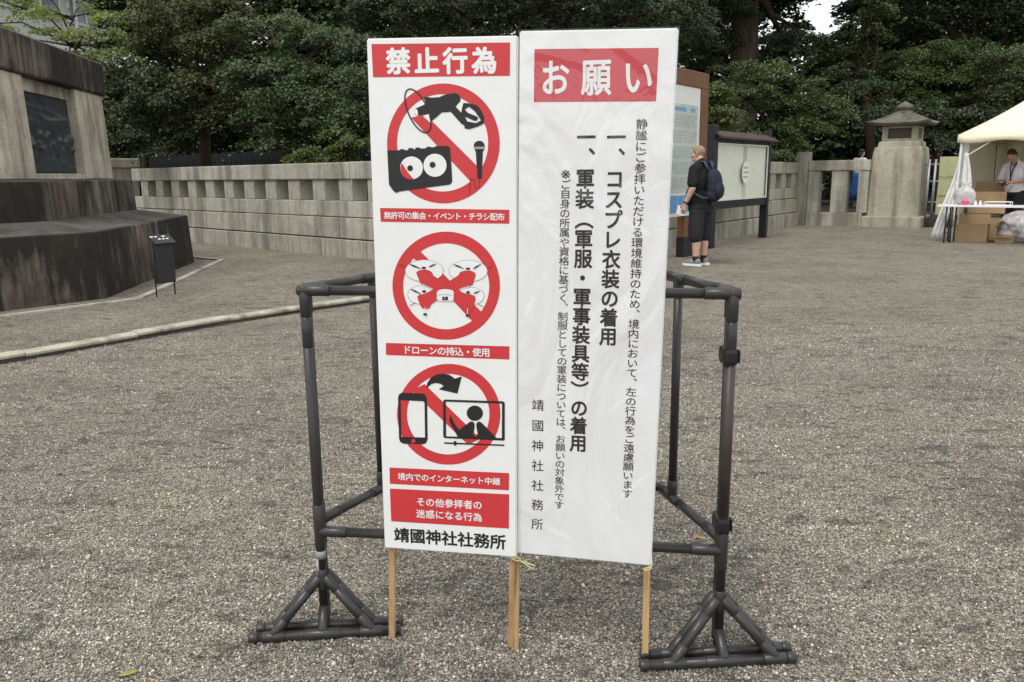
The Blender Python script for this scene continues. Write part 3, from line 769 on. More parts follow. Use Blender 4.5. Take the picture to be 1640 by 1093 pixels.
# drone
z5 = zoomed(580, 340, 3.904)
prohibit(((714.7, 457.8), 86.1, 86.6), ((714.7, 458.8), 68.9, 68.8), z5([(310, 275), (362, 243), (745, 622), (690, 684)]))
m3 = zoomed(620, 400, 8.632); L = Layer(SL)
def hub(c, rx, ry, blades, ring=1, lv=2):
    L.ellipse(m3([c])[0], rx / 8.632, ry / 8.632, lv, 1)
    cc = m3([c])[0]; L.line([(cc[0] + rx / 8.632 * math.cos(2 * PI * k / 48), cc[1] + ry / 8.632 * math.sin(2 * PI * k / 48)) for k in range(48)], .65, lv + .2, 3, True)
hub((515, 292), 262, 150, 0); hub((1122, 296), 265, 150, 0); hub((460, 625), 172, 125, 0); hub((1170, 640), 172, 118, 0)
L.px([m3([(455, 285), (520, 272), (590, 290), (628, 320), (640, 355), (712, 405), (760, 360), (850, 445), (930, 390), (985, 355), (1010, 310), (1070, 290), (1150, 288), (1210, 312), (1230, 350), (1200, 440), (1180, 490), (1120, 508), (1060, 515), (985, 550), (1030, 585), (1100, 610), (1170, 620), (1215, 640), (1228, 690), (1200, 770), (1185, 830), (1110, 890), (910, 705), (690, 700), (610, 755), (590, 805), (540, 820), (490, 810), (460, 770), (430, 690), (418, 650), (445, 622), (520, 610), (600, 570), (640, 545), (570, 505), (500, 480), (460, 465), (435, 400), (405, 325), (415, 300)])], 3, 2)
L.px([m3([(690, 590), (715, 560), (780, 545), (860, 550), (910, 565), (925, 590), (918, 700), (880, 712), (720, 705), (690, 690)])], 4, 1)
L.line(m3([(705, 632), (760, 620), (850, 622), (905, 636)]), .7, 5, 3)
L.px([m3([(765, 650), (845, 650), (845, 698), (765, 698)])], 5, 0); L.px([m3([(788, 662), (815, 662), (815, 682), (788, 682)])], 6, 3)
for a, b in (((315, 200), (470, 265)), ((580, 240), (680, 195)), ((925, 205), (1060, 260)), ((1190, 265), (1300, 200)), ((330, 545), (470, 610)), ((1200, 608), (1285, 570))):
    q = m3([a, ((a[0] * .6 + b[0] * .4), (a[1] * .6 + b[1] * .4)), b]); L.line(q, [1.0, 2.6, .9], 5, 0)
for a, b in (((175, 205), (250, 240)), ((1385, 265), (1450, 232)), ((315, 775), (395, 735)), ((1260, 752), (1335, 790))): L.line(m3([a, b]), .9, 5, 0)
for c_ in ((510, 250), (1120, 262)): L.ellipse(m3([c_])[0], 3.6, 1.7, 5, 0)
for c_ in ((515, 577), (1122, 590), (530, 893), (1115, 910)):
    L.ellipse(m3([c_])[0], 3.1, 2.0, 6, 0); L.line(m3([(c_[0], c_[1] - 100), (c_[0], c_[1] - 20)]), 1.0, 5, 1)
L.build('pictogram', [M['ink'], M['pvc'], M['red'], M['tape']], left)
# phone and screen
z6 = zoomed(580, 560, 3.215)
prohibit(((718.7, 663.7), 82.8, 80.7), ((717.9, 663.5), 66, 64.5), z6([(255, 210), (322, 178), (610, 460), (545, 490)]))
m4 = zoomed(630, 590, 8.097); L = Layer(SL)
L.px([m4([(105, 318), (370, 325), (415, 345), (438, 400), (445, 920), (425, 970), (390, 985), (130, 978), (90, 955), (75, 910), (62, 380), (75, 340)]), m4([(95, 412), (405, 428), (412, 898), (105, 888)])], 2, 0)
L.ellipse(m4([(260, 942)])[0], 3.2, 3.3, 3, 2)
L.px([m4([(425, 265), (440, 190), (490, 120), (560, 80), (650, 70), (730, 85), (800, 135), (888, 105), (832, 328), (590, 272), (655, 230), (610, 200), (550, 190), (490, 205)])], 2, 0)
L.px([m4([(665, 405), (1425, 428), (1445, 450), (1445, 925), (1425, 938), (665, 905), (648, 885), (648, 425)]), m4([(680, 432), (1410, 458), (1408, 905), (685, 882)])], 2, 0)
L.ellipse(m4([(1057, 582)])[0], 12.9, 12.2, 2, 0)
L.px([m4([(740, 600), (785, 700), (850, 800), (1000, 690), (1030, 690), (1055, 720), (1050, 800), (1035, 850), (1065, 890), (1095, 850), (1075, 740), (1085, 700), (1120, 690), (1150, 710), (1340, 905), (840, 895), (740, 710), (725, 680)])], 2.4, 0)
L.line(m4([(660, 968), (1440, 998)]), 2.4, 2, 0); L.ellipse(m4([(802, 972)])[0], 2.6, 3.8, 3, 0)
L.build('pictogram', [M['ink'], M['pvc'], M['red']], left)
stake(left, SL, (625.5, 885), at_z(627, 1024), .37); stake(left, SL, (819, 890), at_z(818, 1038), .37, .016)

# ---- right sign: requests, wrapped in clear film
SR = SignPlane(.184, 2.09, -.203, -.035)
right, rc = sign_body(SR, 'request_sign', 'white film wrapped sign with vertical black lettering under a red heading', [(832, 50), (1087, 45), (1043, 907), (827, 886)], .028, 'pvcw')
band('red_band', [(856, 79), (1055, 77), (1050.6, 162.6), (855, 163.7)], [('お願い', (889, 124.5), (1022, 123), .088, .022, 2, 0, .84)], right, SR, 'redw', 'pvc')
T = Layer(SR)
T.text('静謐にご参拝いただける環境維持のため、境内において、左の行為をご遠慮願います', (1028, 199), (1004.5, 790.6), .0262, .006, 1, vert=True, sx=1.12)
T.text('一、コスプレ衣装の着用', (987, 220), (974, 539), .0500, .026, 1, vert=True, sx=.94)
T.text('一、軍装（軍服・軍事装具等）の着用', (939, 220), (926, 710), .0505, .026, 1, vert=True, sx=.94)
T.text('※ご自身の所属や資格に基づく、制服としての軍装については、お願いの対象外です', (906, 279.5), (895.5, 809), .0252, .004, 1, vert=True, sx=1.1)
T.text('靖國神社社務所', (861.5, 649), (860.5, 839.5), .0345, .004, 1)
T.build('lettering', M['ink'], right)
stake(right, SR, (826.5, 885), at_z(826, 1043), .37, .014); stake(right, SR, (1036, 905), at_z(1033, 1047, .05), .37, .018)

# clear wrapping film over the right sign
fm = bpy.data.materials.new('clear film'); fm.use_nodes = True
t = fm.node_tree; t.nodes.clear()
fo = t.nodes.new('ShaderNodeOutputMaterial'); fx = t.nodes.new('ShaderNodeMixShader'); ft = t.nodes.new('ShaderNodeBsdfTransparent'); fg = t.nodes.new('ShaderNodeBsdfGlossy')
ft.inputs[0].default_value = (1, 1, 1, 1); fg.inputs['Roughness'].default_value = .07
ftc = t.nodes.new('ShaderNodeTexCoord'); fmap = t.nodes.new('ShaderNodeMapping'); fmap.inputs['Scale'].default_value = (1, 1, .55); fmap.inputs['Rotation'].default_value = (0, rad(24), 0)
fn = t.nodes.new('ShaderNodeTexNoise'); fn.inputs['Scale'].default_value = 9; fn.inputs['Detail'].default_value = 3; fn.inputs['Distortion'].default_value = 1.4
fb = t.nodes.new('ShaderNodeBump'); fb.inputs['Strength'].default_value = .6; fb.inputs['Distance'].default_value = .02
t.links.new(ftc.outputs['Object'], fmap.inputs[0]); t.links.new(fmap.outputs[0], fn.inputs['Vector']); t.links.new(fn.outputs['Fac'], fb.inputs['Height'])
t.links.new(fb.outputs[0], fg.inputs['Normal'])
fx.inputs[0].default_value = .07; t.links.new(ft.outputs[0], fx.inputs[1]); t.links.new(fg.outputs[0], fx.inputs[2]); t.links.new(fx.outputs[0], fo.inputs[0])
M['film'] = fm
rng = random.Random(8)
creases = [((.0, .92), (.42, .80), .006), ((.02, .97), (.6, .93), .004), ((.55, .99), (.98, .90), .004), ((.02, .45), (.22, .58), .005), ((.1, .08), (.5, .03), .006), ((.55, .16), (.95, .02), .007), ((.7, .12), (.97, .20), .006), ((.4, .72), (.9, .64), .003), ((.3, .4), (.8, .52), .002), ((.05, .7), (.3, .62), .003), ((.2, .2), (.55, .12), .005), ((.6, .3), (.95, .38), .003)]
tl, tr_, br_, bl = rc; NX_, NZ_ = 60, 180; vs = []
for j in range(NZ_ + 1):
    for i in range(NX_ + 1):
        u, v = i / NX_, j / NZ_
        p = bl.lerp(br_, u).lerp(tl.lerp(tr_, u), v)
        h = .0085
        for (a, b, k) in creases:
            ax, ay, bx, by = a[0] * .38, a[1] * 1.38, b[0] * .38, b[1] * 1.38; dx, dy = bx - ax, by - ay; L2 = dx * dx + dy * dy
            tt = max(0, min(1, ((u * .38 - ax) * dx + (v * 1.38 - ay) * dy) / L2)); dd = math.hypot(u * .38 - ax - tt * dx, v * 1.38 - ay - tt * dy)
            h += 1.5 * k * math.exp(-(dd / .009) ** 2) * math.sin(PI * min(1, max(0, tt))) ** .5
        edge_ = min(u, 1 - u, v * 2, (1 - v) * 2)
        h = h * min(1, .35 + edge_ * 12); out = 1.008
        c0 = (tl + tr_ + br_ + bl) / 4
        vs.append((c0.x + (p.x - c0.x) * 1.012, -h, c0.y + (p.y - c0.y) * 1.004))
mb = MB(); mb.add(vs, [(j * (NX_ + 1) + i, j * (NX_ + 1) + i + 1, (j + 1) * (NX_ + 1) + i + 1, (j + 1) * (NX_ + 1) + i) for j in range(NZ_) for i in range(NX_)], 0, True)
mb.build('clear_wrap', M['film'], right)
# folded sheet tails and twine at the lower corners
q = [SR.P(*a) for a in ((806, 862), (828, 868), (828, 893), (808, 890))]
mb = MB(); mb.add([(a.x, -.004 - .006 * k, a.y) for a, k in zip(q, (0, 1, 1, .3))] + [(a.x, .012, a.y) for a in q], [(0, 1, 2, 3), (7, 6, 5, 4), (0, 4, 5, 1), (1, 5, 6, 2), (2, 6, 7, 3), (3, 7, 4, 0)]); mb.build('folded_tail', M['pvc'], right)
def twine(pts, nm='twine'):
    L3 = []
    for (px, py, y) in pts: a = SR.P(px, py); L3.append((a.x, y, a.y))
    mb = MB(); mb.tube(L3, .0016, 6); mb.build(nm, M['twine'], right)
twine([(809, 876, -.008), (816, 884, -.014), (822, 891, -.015), (830, 895, -.014), (836, 892, -.012), (829, 889, -.013), (820, 893, -.012), (838, 896, -.013), (850, 905, -.014), (856, 907, -.014), (858, 902, -.014), (848, 900, -.012), (842, 895, -.012)])
twine([(1043, 888, -.008), (1044.5, 899, -.012), (1042, 908, -.014), (1034, 910, -.014), (1030, 908, -.01), (1038, 906, -.013), (1045, 903, -.01)])

# ------------------------------------------------------------------ notice boards
def frame_rect(mb, x0, x1, z0, z1, w, y0, y1, mi=0):
    mb.box(x0, x1, y0, y1, z1 - w, z1, mi); mb.box(x0, x1, y0, y1, z0, z0 + w, mi)
    mb.box(x0, x0 + w, y0, y1, z0 + w, z1 - w, mi); mb.box(x1 - w, x1, y0, y1, z0 + w, z1 - w, mi)
rzW = math.atan2(WD.y, WD.x)
B1 = Vector((2.978, 13.514, 0))
nb = thing('notice_board', 'tall brown framed notice board with a pale green poster, in front of the man', 'notice board', B1, rzW)
X0, X1 = -1.75, .55; SW = .29
mb = MB(); mb.box(X0, X1, .0, .12, 2.70, 2.95); mb.box(X0, X0 + SW, 0, .12, .69, 2.697); mb.box(X1 - SW, X1, 0, .12, .69, 2.697); mb.build('frame', M['brown'], nb, bev=.01)
mb = MB(); mb.box(X0 + SW + .003, X1 - SW - .003, .02, .09, .68, 2.697); mb.build('white_board', M['white'], nb)
mb = MB(); mb.box(X0 + SW + .1, X1 - SW - .10, .012, .019, 1.06, 2.42); mb.build('poster', M['boardglass'], nb)
mb = MB(); mb.box(X0 + SW + .03, X1 - SW - .03, .012, .019, .74, 1.01); mb.build('picture_strip', M['bluepic'], nb)
mb = MB(); r_ = random.Random(3)
for blk in range(5):
    zt = 2.24 - blk * .24
    for k in range(6):
        z = zt - k * .033; a = X0 + SW + .16
        while a < X1 - SW - .2:
            b = min(a + r_.uniform(.08, .3), X1 - SW - .14); mb.box(a, b, .0105, .0117, z, z + .011); a = b + r_.uniform(.02, .06)
mb.build('fine_print', M['inkgrey'], nb)
mb = MB(); mb.box(-.12, .04, .0105, .0117, 2.31, 2.37); mb.box(-.9, -.3, .0105, .0117, 2.31, 2.37); mb.build('heading_print', M['inkblue'], nb)
for x in (-1.5, -.04):
    mb = MB(); mb.box(x - .17, x + .2, .03, .15, .33, .688); mb.build('post', M['brown'], nb)
    mb = MB(); mb.box(x - .176, x + .206, .024, .156, 0, .328); mb.build('post_foot', M['navy'], nb)

B2 = Vector((5.385, 17.286, 0))
nb2 = thing('notice_board', 'roofed dark timber notice board with a white sheet behind sliding panes', 'notice board', B2, rzW)
X0, X1 = -3.0, .06
for x in (X0, X1 - .12):
    mb = MB(); mb.box(x, x + (.2 if x < -1 else .13), -.02, .13, 0, 2.2, 0, None, .008); mb.build('post', M['navy'], nb2)
mb = MB(); mb.box(X0 + .203, X1 - .123, 0, .10, .70, .84); mb.box(X0 + .203, X1 - .123, 0, .10, 1.90, 1.97); mb.build('rail', M['navy'], nb2)
mb = MB(); mb.box(X0 + .203, X1 - .123, .04, .09, .843, 1.897); mb.build('back_panel', M['noticepaper'], nb2)
mb = MB(); frame_rect(mb, X0 + .21, -1.33, .845, 1.895, .03, .012, .03); frame_rect(mb, -1.36, X1 - .13, .845, 1.895, .03, -.01, .010); mb.build('sliding_frame', M['white'], nb2)
mb = MB(); mb.box(-1.357, -1.338, -.014, -.0105, .88, 1.86); mb.build('pane_seam', M['inkgrey'], nb2)
mb = MB(); bm = bmesh.new(); bmesh.ops.create_circle(bm, cap_ends=True, segments=32, radius=.21); mb.bm(bm, 0, Matrix.Translation((-1.35, -.0165, 1.36)) @ Matrix.Rotation(PI / 2, 4, 'X')); mb.build('round_mark', M['pale'], nb2)
mb = MB(); r_ = random.Random(6)
for z in (1.45, 1.36, 1.27):
    x = -1.49
    while x < -1.23: b = x + r_.uniform(.03, .06); mb.box(x, b, -.0185, -.0172, z - .018, z + .02); x = b + .02
mb.build('fine_print', M['faintink'], nb2)
mb = MB(); xa, xb = X0 + .06, X1 + .03
prof = [(-.15, 1.965), (-.15, 1.998), (.05, 2.11), (.36, 1.995), (.36, 1.965), (.05, 2.085)]
mb.loft([[Vector((x, y, z)) for y, z in prof] for x in (xa, xb)], 0, True, False); mb.build('roof', M['roofmetal'], nb2)

# ------------------------------------------------------------------ stone lantern
LC = Vector((9.70, 20.62, 0))
lan = thing('stone_lantern', 'pale granite shrine lantern with a flared roof on a tall tapering base', 'lantern', LC, rzN)
def sq(s_, z, c=0.0):
    h = s_ / 2
    if not c: return [Vector((-h, -h, z)), Vector((h, -h, z)), Vector((h, h, z)), Vector((-h, h, z))]
    return [Vector(p + (z,)) for p in ((-h + c, -h), (h - c, -h), (h, -h + c), (h, h - c), (h - c, h), (-h + c, h), (-h, h - c), (-h, -h + c))]
mb = MB(); mb.loft([sq(1.38, -.02, .03), sq(1.37, .24, .03), sq(1.34, .265, .03)], 0, True, False); mb.build('plinth', M['lantern'], lan)
mb = MB(); mb.loft([sq(1.19, .267, .05), sq(1.18, .7, .05), sq(1.15, 1.25, .05), sq(1.11, 1.7, .05), sq(1.06, 1.9, .05), sq(1.02, 1.93, .05)], 0, True, False); mb.build('pedestal', M['lantern'], lan)
mb = MB(); mb.loft([sq(.94, 1.933, .03), sq(.92, 2.03, .03), sq(.86, 2.07, .03)], 0, True, False); mb.build('cap_stone', M['lantern'], lan)
mb = MB()
for sx in (-1, 1):
    for sy in (-1, 1): mb.box(sx * .33 - .065, sx * .33 + .065, sy * .33 - .065, sy * .33 + .065, 2.073, 2.42, 0, None, .01)
mb.box(-.26, .26, -.385, .385, 2.073, 2.13); mb.box(-.26, .26, -.385, .385, 2.375, 2.42); mb.box(-.385, .385, -.26, .26, 2.074, 2.131); mb.box(-.385, .385, -.26, .26, 2.374, 2.419)
mb.build('fire_box', M['lantern'], lan)
mb = MB(); mb.box(-.30, .30, -.30, .30, 2.132, 2.372); mb.build('lattice', M['roofmetal'], lan)
def roofring(s_, z, lift, n_=6):
    h = s_ / 2; out = []
    for k in range(4):
        a = Vector(((-1, -1), (1, -1), (1, 1), (-1, 1))[k]) * h; b = Vector(((1, -1), (1, 1), (-1, 1), (-1, -1))[k]) * h
        for i in range(n_):
            t_ = i / n_; p = a.lerp(b, t_); e = abs(2 * t_ - 1) ** 3
            p = p * (1 - .03 * (1 - e)); out.append(Vector((p.x, p.y, z + lift * e)))
    return out
mb = MB(); mb.loft([roofring(.86, 2.423, 0), roofring(1.30, 2.435, .05), roofring(1.38, 2.49, .055), roofring(1.1, 2.56, .02), roofring(.8, 2.64, .01), roofring(.5, 2.72, 0), roofring(.34, 2.76, 0)], 0, True, False); mb.build('roof', M['lantern_roof'], lan)
mb = MB(); mb.lathe([(.2, 2.75), (.2, 2.78), (.12, 2.80), (.15, 2.82), (.195, 2.86), (.195, 2.90), (.14, 2.95), (.06, 3.0), (.01, 3.03)], (0, 0, 0), 18); mb.build('finial', M['lantern_roof'], lan)

# ------------------------------------------------------------------ netting panel and pipes between lantern and tent
NP = at_y(1494, 345, 20.0); NP.z = 0
net = thing('netting_panel', 'yellow green netting screen on grey scaffold pipes behind the tent corner', 'screen', NP, rad(-12))
mb = MB(); vs = []
for j in range(13):
    for i in range(17): vs.append((.05 + i * .065, .015 * math.sin(i * 1.1 + j * .7), .30 + j * .115))
mb.add(vs, [(j * 17 + i, j * 17 + i + 1, (j + 1) * 17 + i + 1, (j + 1) * 17 + i) for j in range(12) for i in range(16)], 0, True); mb.build('net', M['mesh'], net)
mb = MB()
for z in (.75, 1.2): mb.box(.05, 1.09, -.022, -.018, z, z + .015)
mb.build('net_seam', M['meshline'], net)
for x in (-.17, -.03, 1.12):
    mb = MB(); mb.tube([(x, .04, 0), (x, .04, 1.62)], .03, 10); mb.build('pole', M['steel'], net)
mb = MB()
for z in (.6, 1.1, 1.5): mb.tube([(-.25, .08, z), (1.2, .08, z)], .02, 8)
mb.build('cross_pipe', M['steel'], net)

# ------------------------------------------------------------------ tent, table and what is on and under it
TP = Vector((8.66, 15.98, 0)); tf = Vector((.777, -.629, 0)); ts = Vector((.629, .777, 0)); rzT = math.atan2(tf.y, tf.x)
tent = thing('tent', 'cream canvas canopy tent with a white curtain tied at its front corner', 'tent', TP, rzT)
TW, TD, EV = 3.0, 3.6, 2.02
ap = Vector((TW / 2, TD / 2, 3.3))
cor = [Vector((-.06, -.06, EV)), Vector((TW + .06, -.06, EV)), Vector((TW + .06, TD + .06, EV)), Vector((-.06, TD + .06, EV))]
mb = MB()
for k in range(4):
    a, b = cor[k], cor[(k + 1) % 4]; n_ = 14; vs = []
    for j in range(n_ + 1):
        v = j / n_
        for i in range(n_ + 1):
            u = i / n_; p = a.lerp(b, u).lerp(ap, v)
            p.z -= .09 * math.sin(PI * v) + .05 * math.sin(PI * u) * (1 - v) * v * 3
            vs.append(p)
    mb.add(vs, [(j * (n_ + 1) + i, j * (n_ + 1) + i + 1, (j + 1) * (n_ + 1) + i + 1, (j + 1) * (n_ + 1) + i) for j in range(n_) for i in range(n_)], 0, True)
    vs = []
    for j in range(3):
        for i in range(25):
            u = i / 24; p = a.lerp(b, u); p.z -= j * (.07 + .012 * math.sin(u * 19)); out = (Vector(((p.x - TW / 2), (p.y - TD / 2), 0))).normalized(); p = p + out * .006 * math.sin(u * 33) * j
            vs.append(p)
    mb.add(vs, [(j * 25 + i, j * 25 + i + 1, (j + 1) * 25 + i + 1, (j + 1) * 25 + i) for j in range(2) for i in range(24)], 0, True)
roof = mb.build('canopy', M['canvas'], tent)
md = roof.modifiers.new('cloth', 'SOLIDIFY'); md.thickness = .003
for x, y in ((0, 0), (TW, 0), (TW, TD), (0, TD)):
    mb = MB(); mb.box(x - .02, x + .02, y - .02, y + .02, 0, EV); mb.build('leg', M['white'], tent)
mb = MB(); mb.tube([(.0, .0, 1.55), (.55, .0, 1.93)], .012, 8); mb.tube([(0, .0, 1.55), (0, .55, 1.93)], .012, 8); mb.build('brace', M['white'], tent)
def curtain(name, P, m, nfold, amp, rows=16, cols=60):
    """P(u, v) gives a point of the flat cloth; folds are added along y"""
    mb = MB(); vs = []
    for j in range(rows + 1):
        for i in range(cols + 1):
            u, v = i / cols, j / rows; p = P(u, v); f = amp * (math.sin(u * nfold * 2 * PI + .8 * math.sin(v * 4)) + .4 * math.sin(u * nfold * 4.7 + 2))
            vs.append(p + Vector((f * .4, f, 0)))
    mb.add(vs, [(j * (cols + 1) + i, j * (cols + 1) + i + 1, (j + 1) * (cols + 1) + i + 1, (j + 1) * (cols + 1) + i) for j in range(rows) for i in range(cols)], 0, True)
    o = mb.build(name, m, tent); q = o.modifiers.new('cloth', 'SOLIDIFY'); q.thickness = .003
# front corner curtain: gathered at the top, pulled aside and swept out to its foot
inv = tent.matrix_basis.inverted()
def loc(px, py, y): return inv @ at_y(px, py, y)
prof_ = [(1541, 1555, 218), (1536, 1550, 250), (1528, 1545, 280), (1518, 1537, 305), (1508, 1527, 330), (1498, 1516, 357), (1489, 1506, 383)]
def front_cur(u, v):
    k = v * (len(prof_) - 1); i = min(int(k), len(prof_) - 2); f = k - i
    a = [prof_[i][q] * (1 - f) + prof_[i + 1][q] * f for q in range(3)]
    return loc(a[0] * (1 - u) + a[1] * u, a[2], 16.04)
curtain('front_curtain', front_cur, M['curtain'], 3, .018)
prof2 = [(1546, 1551, 245), (1542, 1554, 268), (1538, 1556, 295), (1537, 1556, 316), (1540, 1554, 326)]
def tail_cur(u, v):
    k = v * (len(prof2) - 1); i = min(int(k), len(prof2) - 2); f = k - i
    a = [prof2[i][q] * (1 - f) + prof2[i + 1][q] * f for q in range(3)]
    return loc(a[0] * (1 - u) + a[1] * u, a[2], 15.9)
curtain('curtain_tail', tail_cur, M['curtain'], 2, .03)
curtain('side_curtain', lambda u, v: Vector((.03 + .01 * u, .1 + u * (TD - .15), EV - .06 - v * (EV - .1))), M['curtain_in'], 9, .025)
def back_cur(u, v): return Vector((.05 + u * (TW - .1), TD - .02, EV - .06 - v * (EV - .1)))
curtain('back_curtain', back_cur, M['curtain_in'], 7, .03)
mb = MB(); mb.tube([(.95, 2.0, .02), (.95, 2.0, 1.98)], .025, 8); mb.build('inner_pole', M['darkmetal'], tent)
# folding table
tt = thing('folding_table', 'white topped folding table with black legs at the tent front', 'table', TP + tf * -.2 + ts * -.62, rzT)
mb = MB(); mb.box(0, 1.8, 0, .45, .68, .715, 0, None, .006); mb.build('table_top', M['table'], tt)
for x in (.16, .26, 1.55, 1.65):
    for y in (.05, .40):
        mb = MB(); mb.tube([(x + (.06 if x in (.16, 1.55) else -.06) * 0, y, 0), (x, y, .68)], .014, 8); mb.build('leg', M['darkmetal'], tt)
mb = MB(); mb.tube([(.16, .05, .18), (.16, .40, .18)], .009, 6); mb.tube([(.26, .05, .32), (.26, .40, .32)], .009, 6); mb.build('crossbar', M['darkmetal'], tt)
def on_table(px, py, z=.716, back=0.0):
    return at_z(px, py, z) + ts * back
def small(name, label, cat, p, rz=0.0, group=None): return thing(name, label, cat, p, rz, group)
o = small('plastic_tub', 'small pink plastic tub on the left end of the white table', 'tub', TP + tf * .24 + ts * -.45 + Vector((0, 0, .7155)), rzT)
mb = MB(); mb.lathe([(.05, .0), (.062, .055), (.064, .07), (.058, .07), (.046, .008)], (0, 0, 0), 18); mb.build('tub', M['pink'], o)
mb = MB(); mb.lathe([(.066, .062), (.066, .074), (.062, .076)], (0, 0, 0), 18); mb.build('rim', M['pink'], o)
for k, (a, lab) in enumerate(((.36, 'small white bottle on the table, the one nearest the pink tub'), (.44, 'small white bottle on the table beside the white tray'))):
    o = small('bottle', lab, 'bottle', TP + tf * (a + .05) + ts * -.44 + Vector((0, 0, .7155)), rzT, 'white bottles on the tent table')
    mb = MB(); mb.lathe([(.022, 0), (.024, .01), (.024, .055), (.012, .066), (.012, .07)], (0, 0, 0), 14); mb.build('bottle', M['paper'], o)
    mb = MB(); mb.lathe([(.014, .0705), (.014, .086), (.012, .088)], (0, 0, 0), 12); mb.build('cap', M['white'], o)
o = small('tray', 'flat white wire edged tray lying on the table', 'tray', TP + tf * .62 + ts * -.38 + Vector((0, 0, .7155)), rzT)
mb = MB(); mb.box(-.06, .36, -.1, .14, 0, .008); mb.build('base', M['paper'], o)
mb = MB(); mb.tube([(-.06, -.1, .01), (-.06, -.1, .06), (.36, -.1, .06), (.36, -.1, .01)], .008, 8); mb.tube([(-.06, .14, .01), (-.06, .14, .06), (.36, .14, .06), (.36, .14, .01)], .008, 8); mb.build('handle', M['paper'], o)
o = small('plastic_bag', 'crumpled clear white plastic bag standing on the table beside the curtain', 'bag', TP + tf * .2 + ts * -.3 + Vector((0, 0, .7155)), rzT)
mb = MB(); r_ = random.Random(2)
rings = []
for z, rx in ((0, .1), (.05, .15), (.13, .18), (.22, .18), (.29, .14), (.33, .07), (.36, .05), (.41, .08)):
    rings.append([Vector((rx * math.cos(2 * PI * k / 22) * (1 + r_.uniform(-.14, .14)), .6 * rx * math.sin(2 * PI * k / 22) * (1 + r_.uniform(-.14, .14)), z)) for k in range(22)])
mb.loft(rings, 0, True, True); mb.build('bag', M['bubble'], o)
def carton(label, loc_, rz, w, d, h, flaps, group='cardboard boxes in the tent'):
    o = thing('cardboard_box', label, 'box', loc_, rz, group); t_ = .006
    mb = MB(); mb.box(-w / 2, w / 2, -d / 2, -d / 2 + t_, 0, h); mb.box(-w / 2, w / 2, d / 2 - t_, d / 2, 0, h); mb.box(-w / 2, -w / 2 + t_, -d / 2 + t_, d / 2 - t_, 0, h); mb.box(w / 2 - t_, w / 2, -d / 2 + t_, d / 2 - t_, 0, h); mb.box(-w / 2 + t_, w / 2 - t_, -d / 2 + t_, d / 2 - t_, .001, .006, 1)
    mb.build('body', [M['card'], M['cardin']], o)
    for side, ang in flaps:
        if side in 'fb':
            s_ = -1 if side == 'f' else 1; Mx = Matrix.Translation((0, s_ * d / 2, h)) @ Matrix.Rotation(-s_ * rad(ang), 4, 'X'); mb = MB(); mb.box(-w / 2, w / 2, -.003, .003, .002, d * .48, 0, Mx)
        else:
            s_ = -1 if side == 'l' else 1; Mx = Matrix.Translation((s_ * w / 2, 0, h)) @ Matrix.Rotation(s_ * rad(ang), 4, 'Y'); mb = MB(); mb.box(-.003, .003, -d / 2, d / 2, .002, w * .4, 0, Mx)
        mb.build('flap', M['card'], o)
    return o
carton('open cardboard box at the back of the tent table beside the plastic bag', TP + tf * .45 + ts * .75 + Vector((0, 0, .52)), rzT, .62, .42, .42, (('b', 20), ('r', 35)))
# trestle that carries that box
o = small('box_trestle', 'low dark trestle carrying the open box behind the table', 'trestle', TP + tf * .45 + ts * .75, rzT)
mb = MB(); mb.box(-.34, .34, -.22, .22, .49, .518); mb.build('top', M['darkmetal'], o)
for x in (-.3, .3):
    for y in (-.18, .18):
        mb = MB(); mb.tube([(x, y, 0), (x, y, .489)], .014, 8); mb.build('leg', M['darkmetal'], o)
carton('large open cardboard box on the ground under the table, widest of the boxes', TP + tf * .30 + ts * .12, rzT + .05, .56, .38, .34, (('r', 75), ('l', 35), ('b', -8)))
carton('tall cardboard box behind the others under the table', TP + tf * .45 + ts * .72, rzT, .52, .3, .46, (('l', 12),))
carton('smallest cardboard box on the ground under the table', TP + tf * .88 + ts * .0, rzT - .08, .27, .2, .13, (('f', 100), ))
o = small('bubble_wrap_bundle', 'big bundle of bubble wrap on the ground under the table', 'bundle', TP + tf * 1.1 + ts * .42, rzT)
mb = MB(); rings = []
for q in range(19):
    v = q / 18; z = .56 * v; rx = .40 * (1 - abs(2 * v - .9) ** 4 * .45)
    rings.append([])
    for k in range(72):
        a = 2 * PI * k / 72; w_ = 1 + .07 * math.sin(5 * a + 7 * v) + .05 * math.sin(11 * a - 13 * v + 1) + .035 * math.sin(23 * a + 19 * v) + .03 * math.sin(31 * v + 3 * a)
        e = (abs(math.cos(a)) ** 4 + abs(math.sin(a)) ** 4) ** -.25
        rings[-1].append(Vector((rx * e * .92 * math.cos(a) * w_, .62 * rx * e * math.sin(a) * w_, z + .03 * math.sin(7 * a + 9 * v) * v)))
mb.loft(rings, 0, True, True); mb.build('wrap', M['bubble'], o)

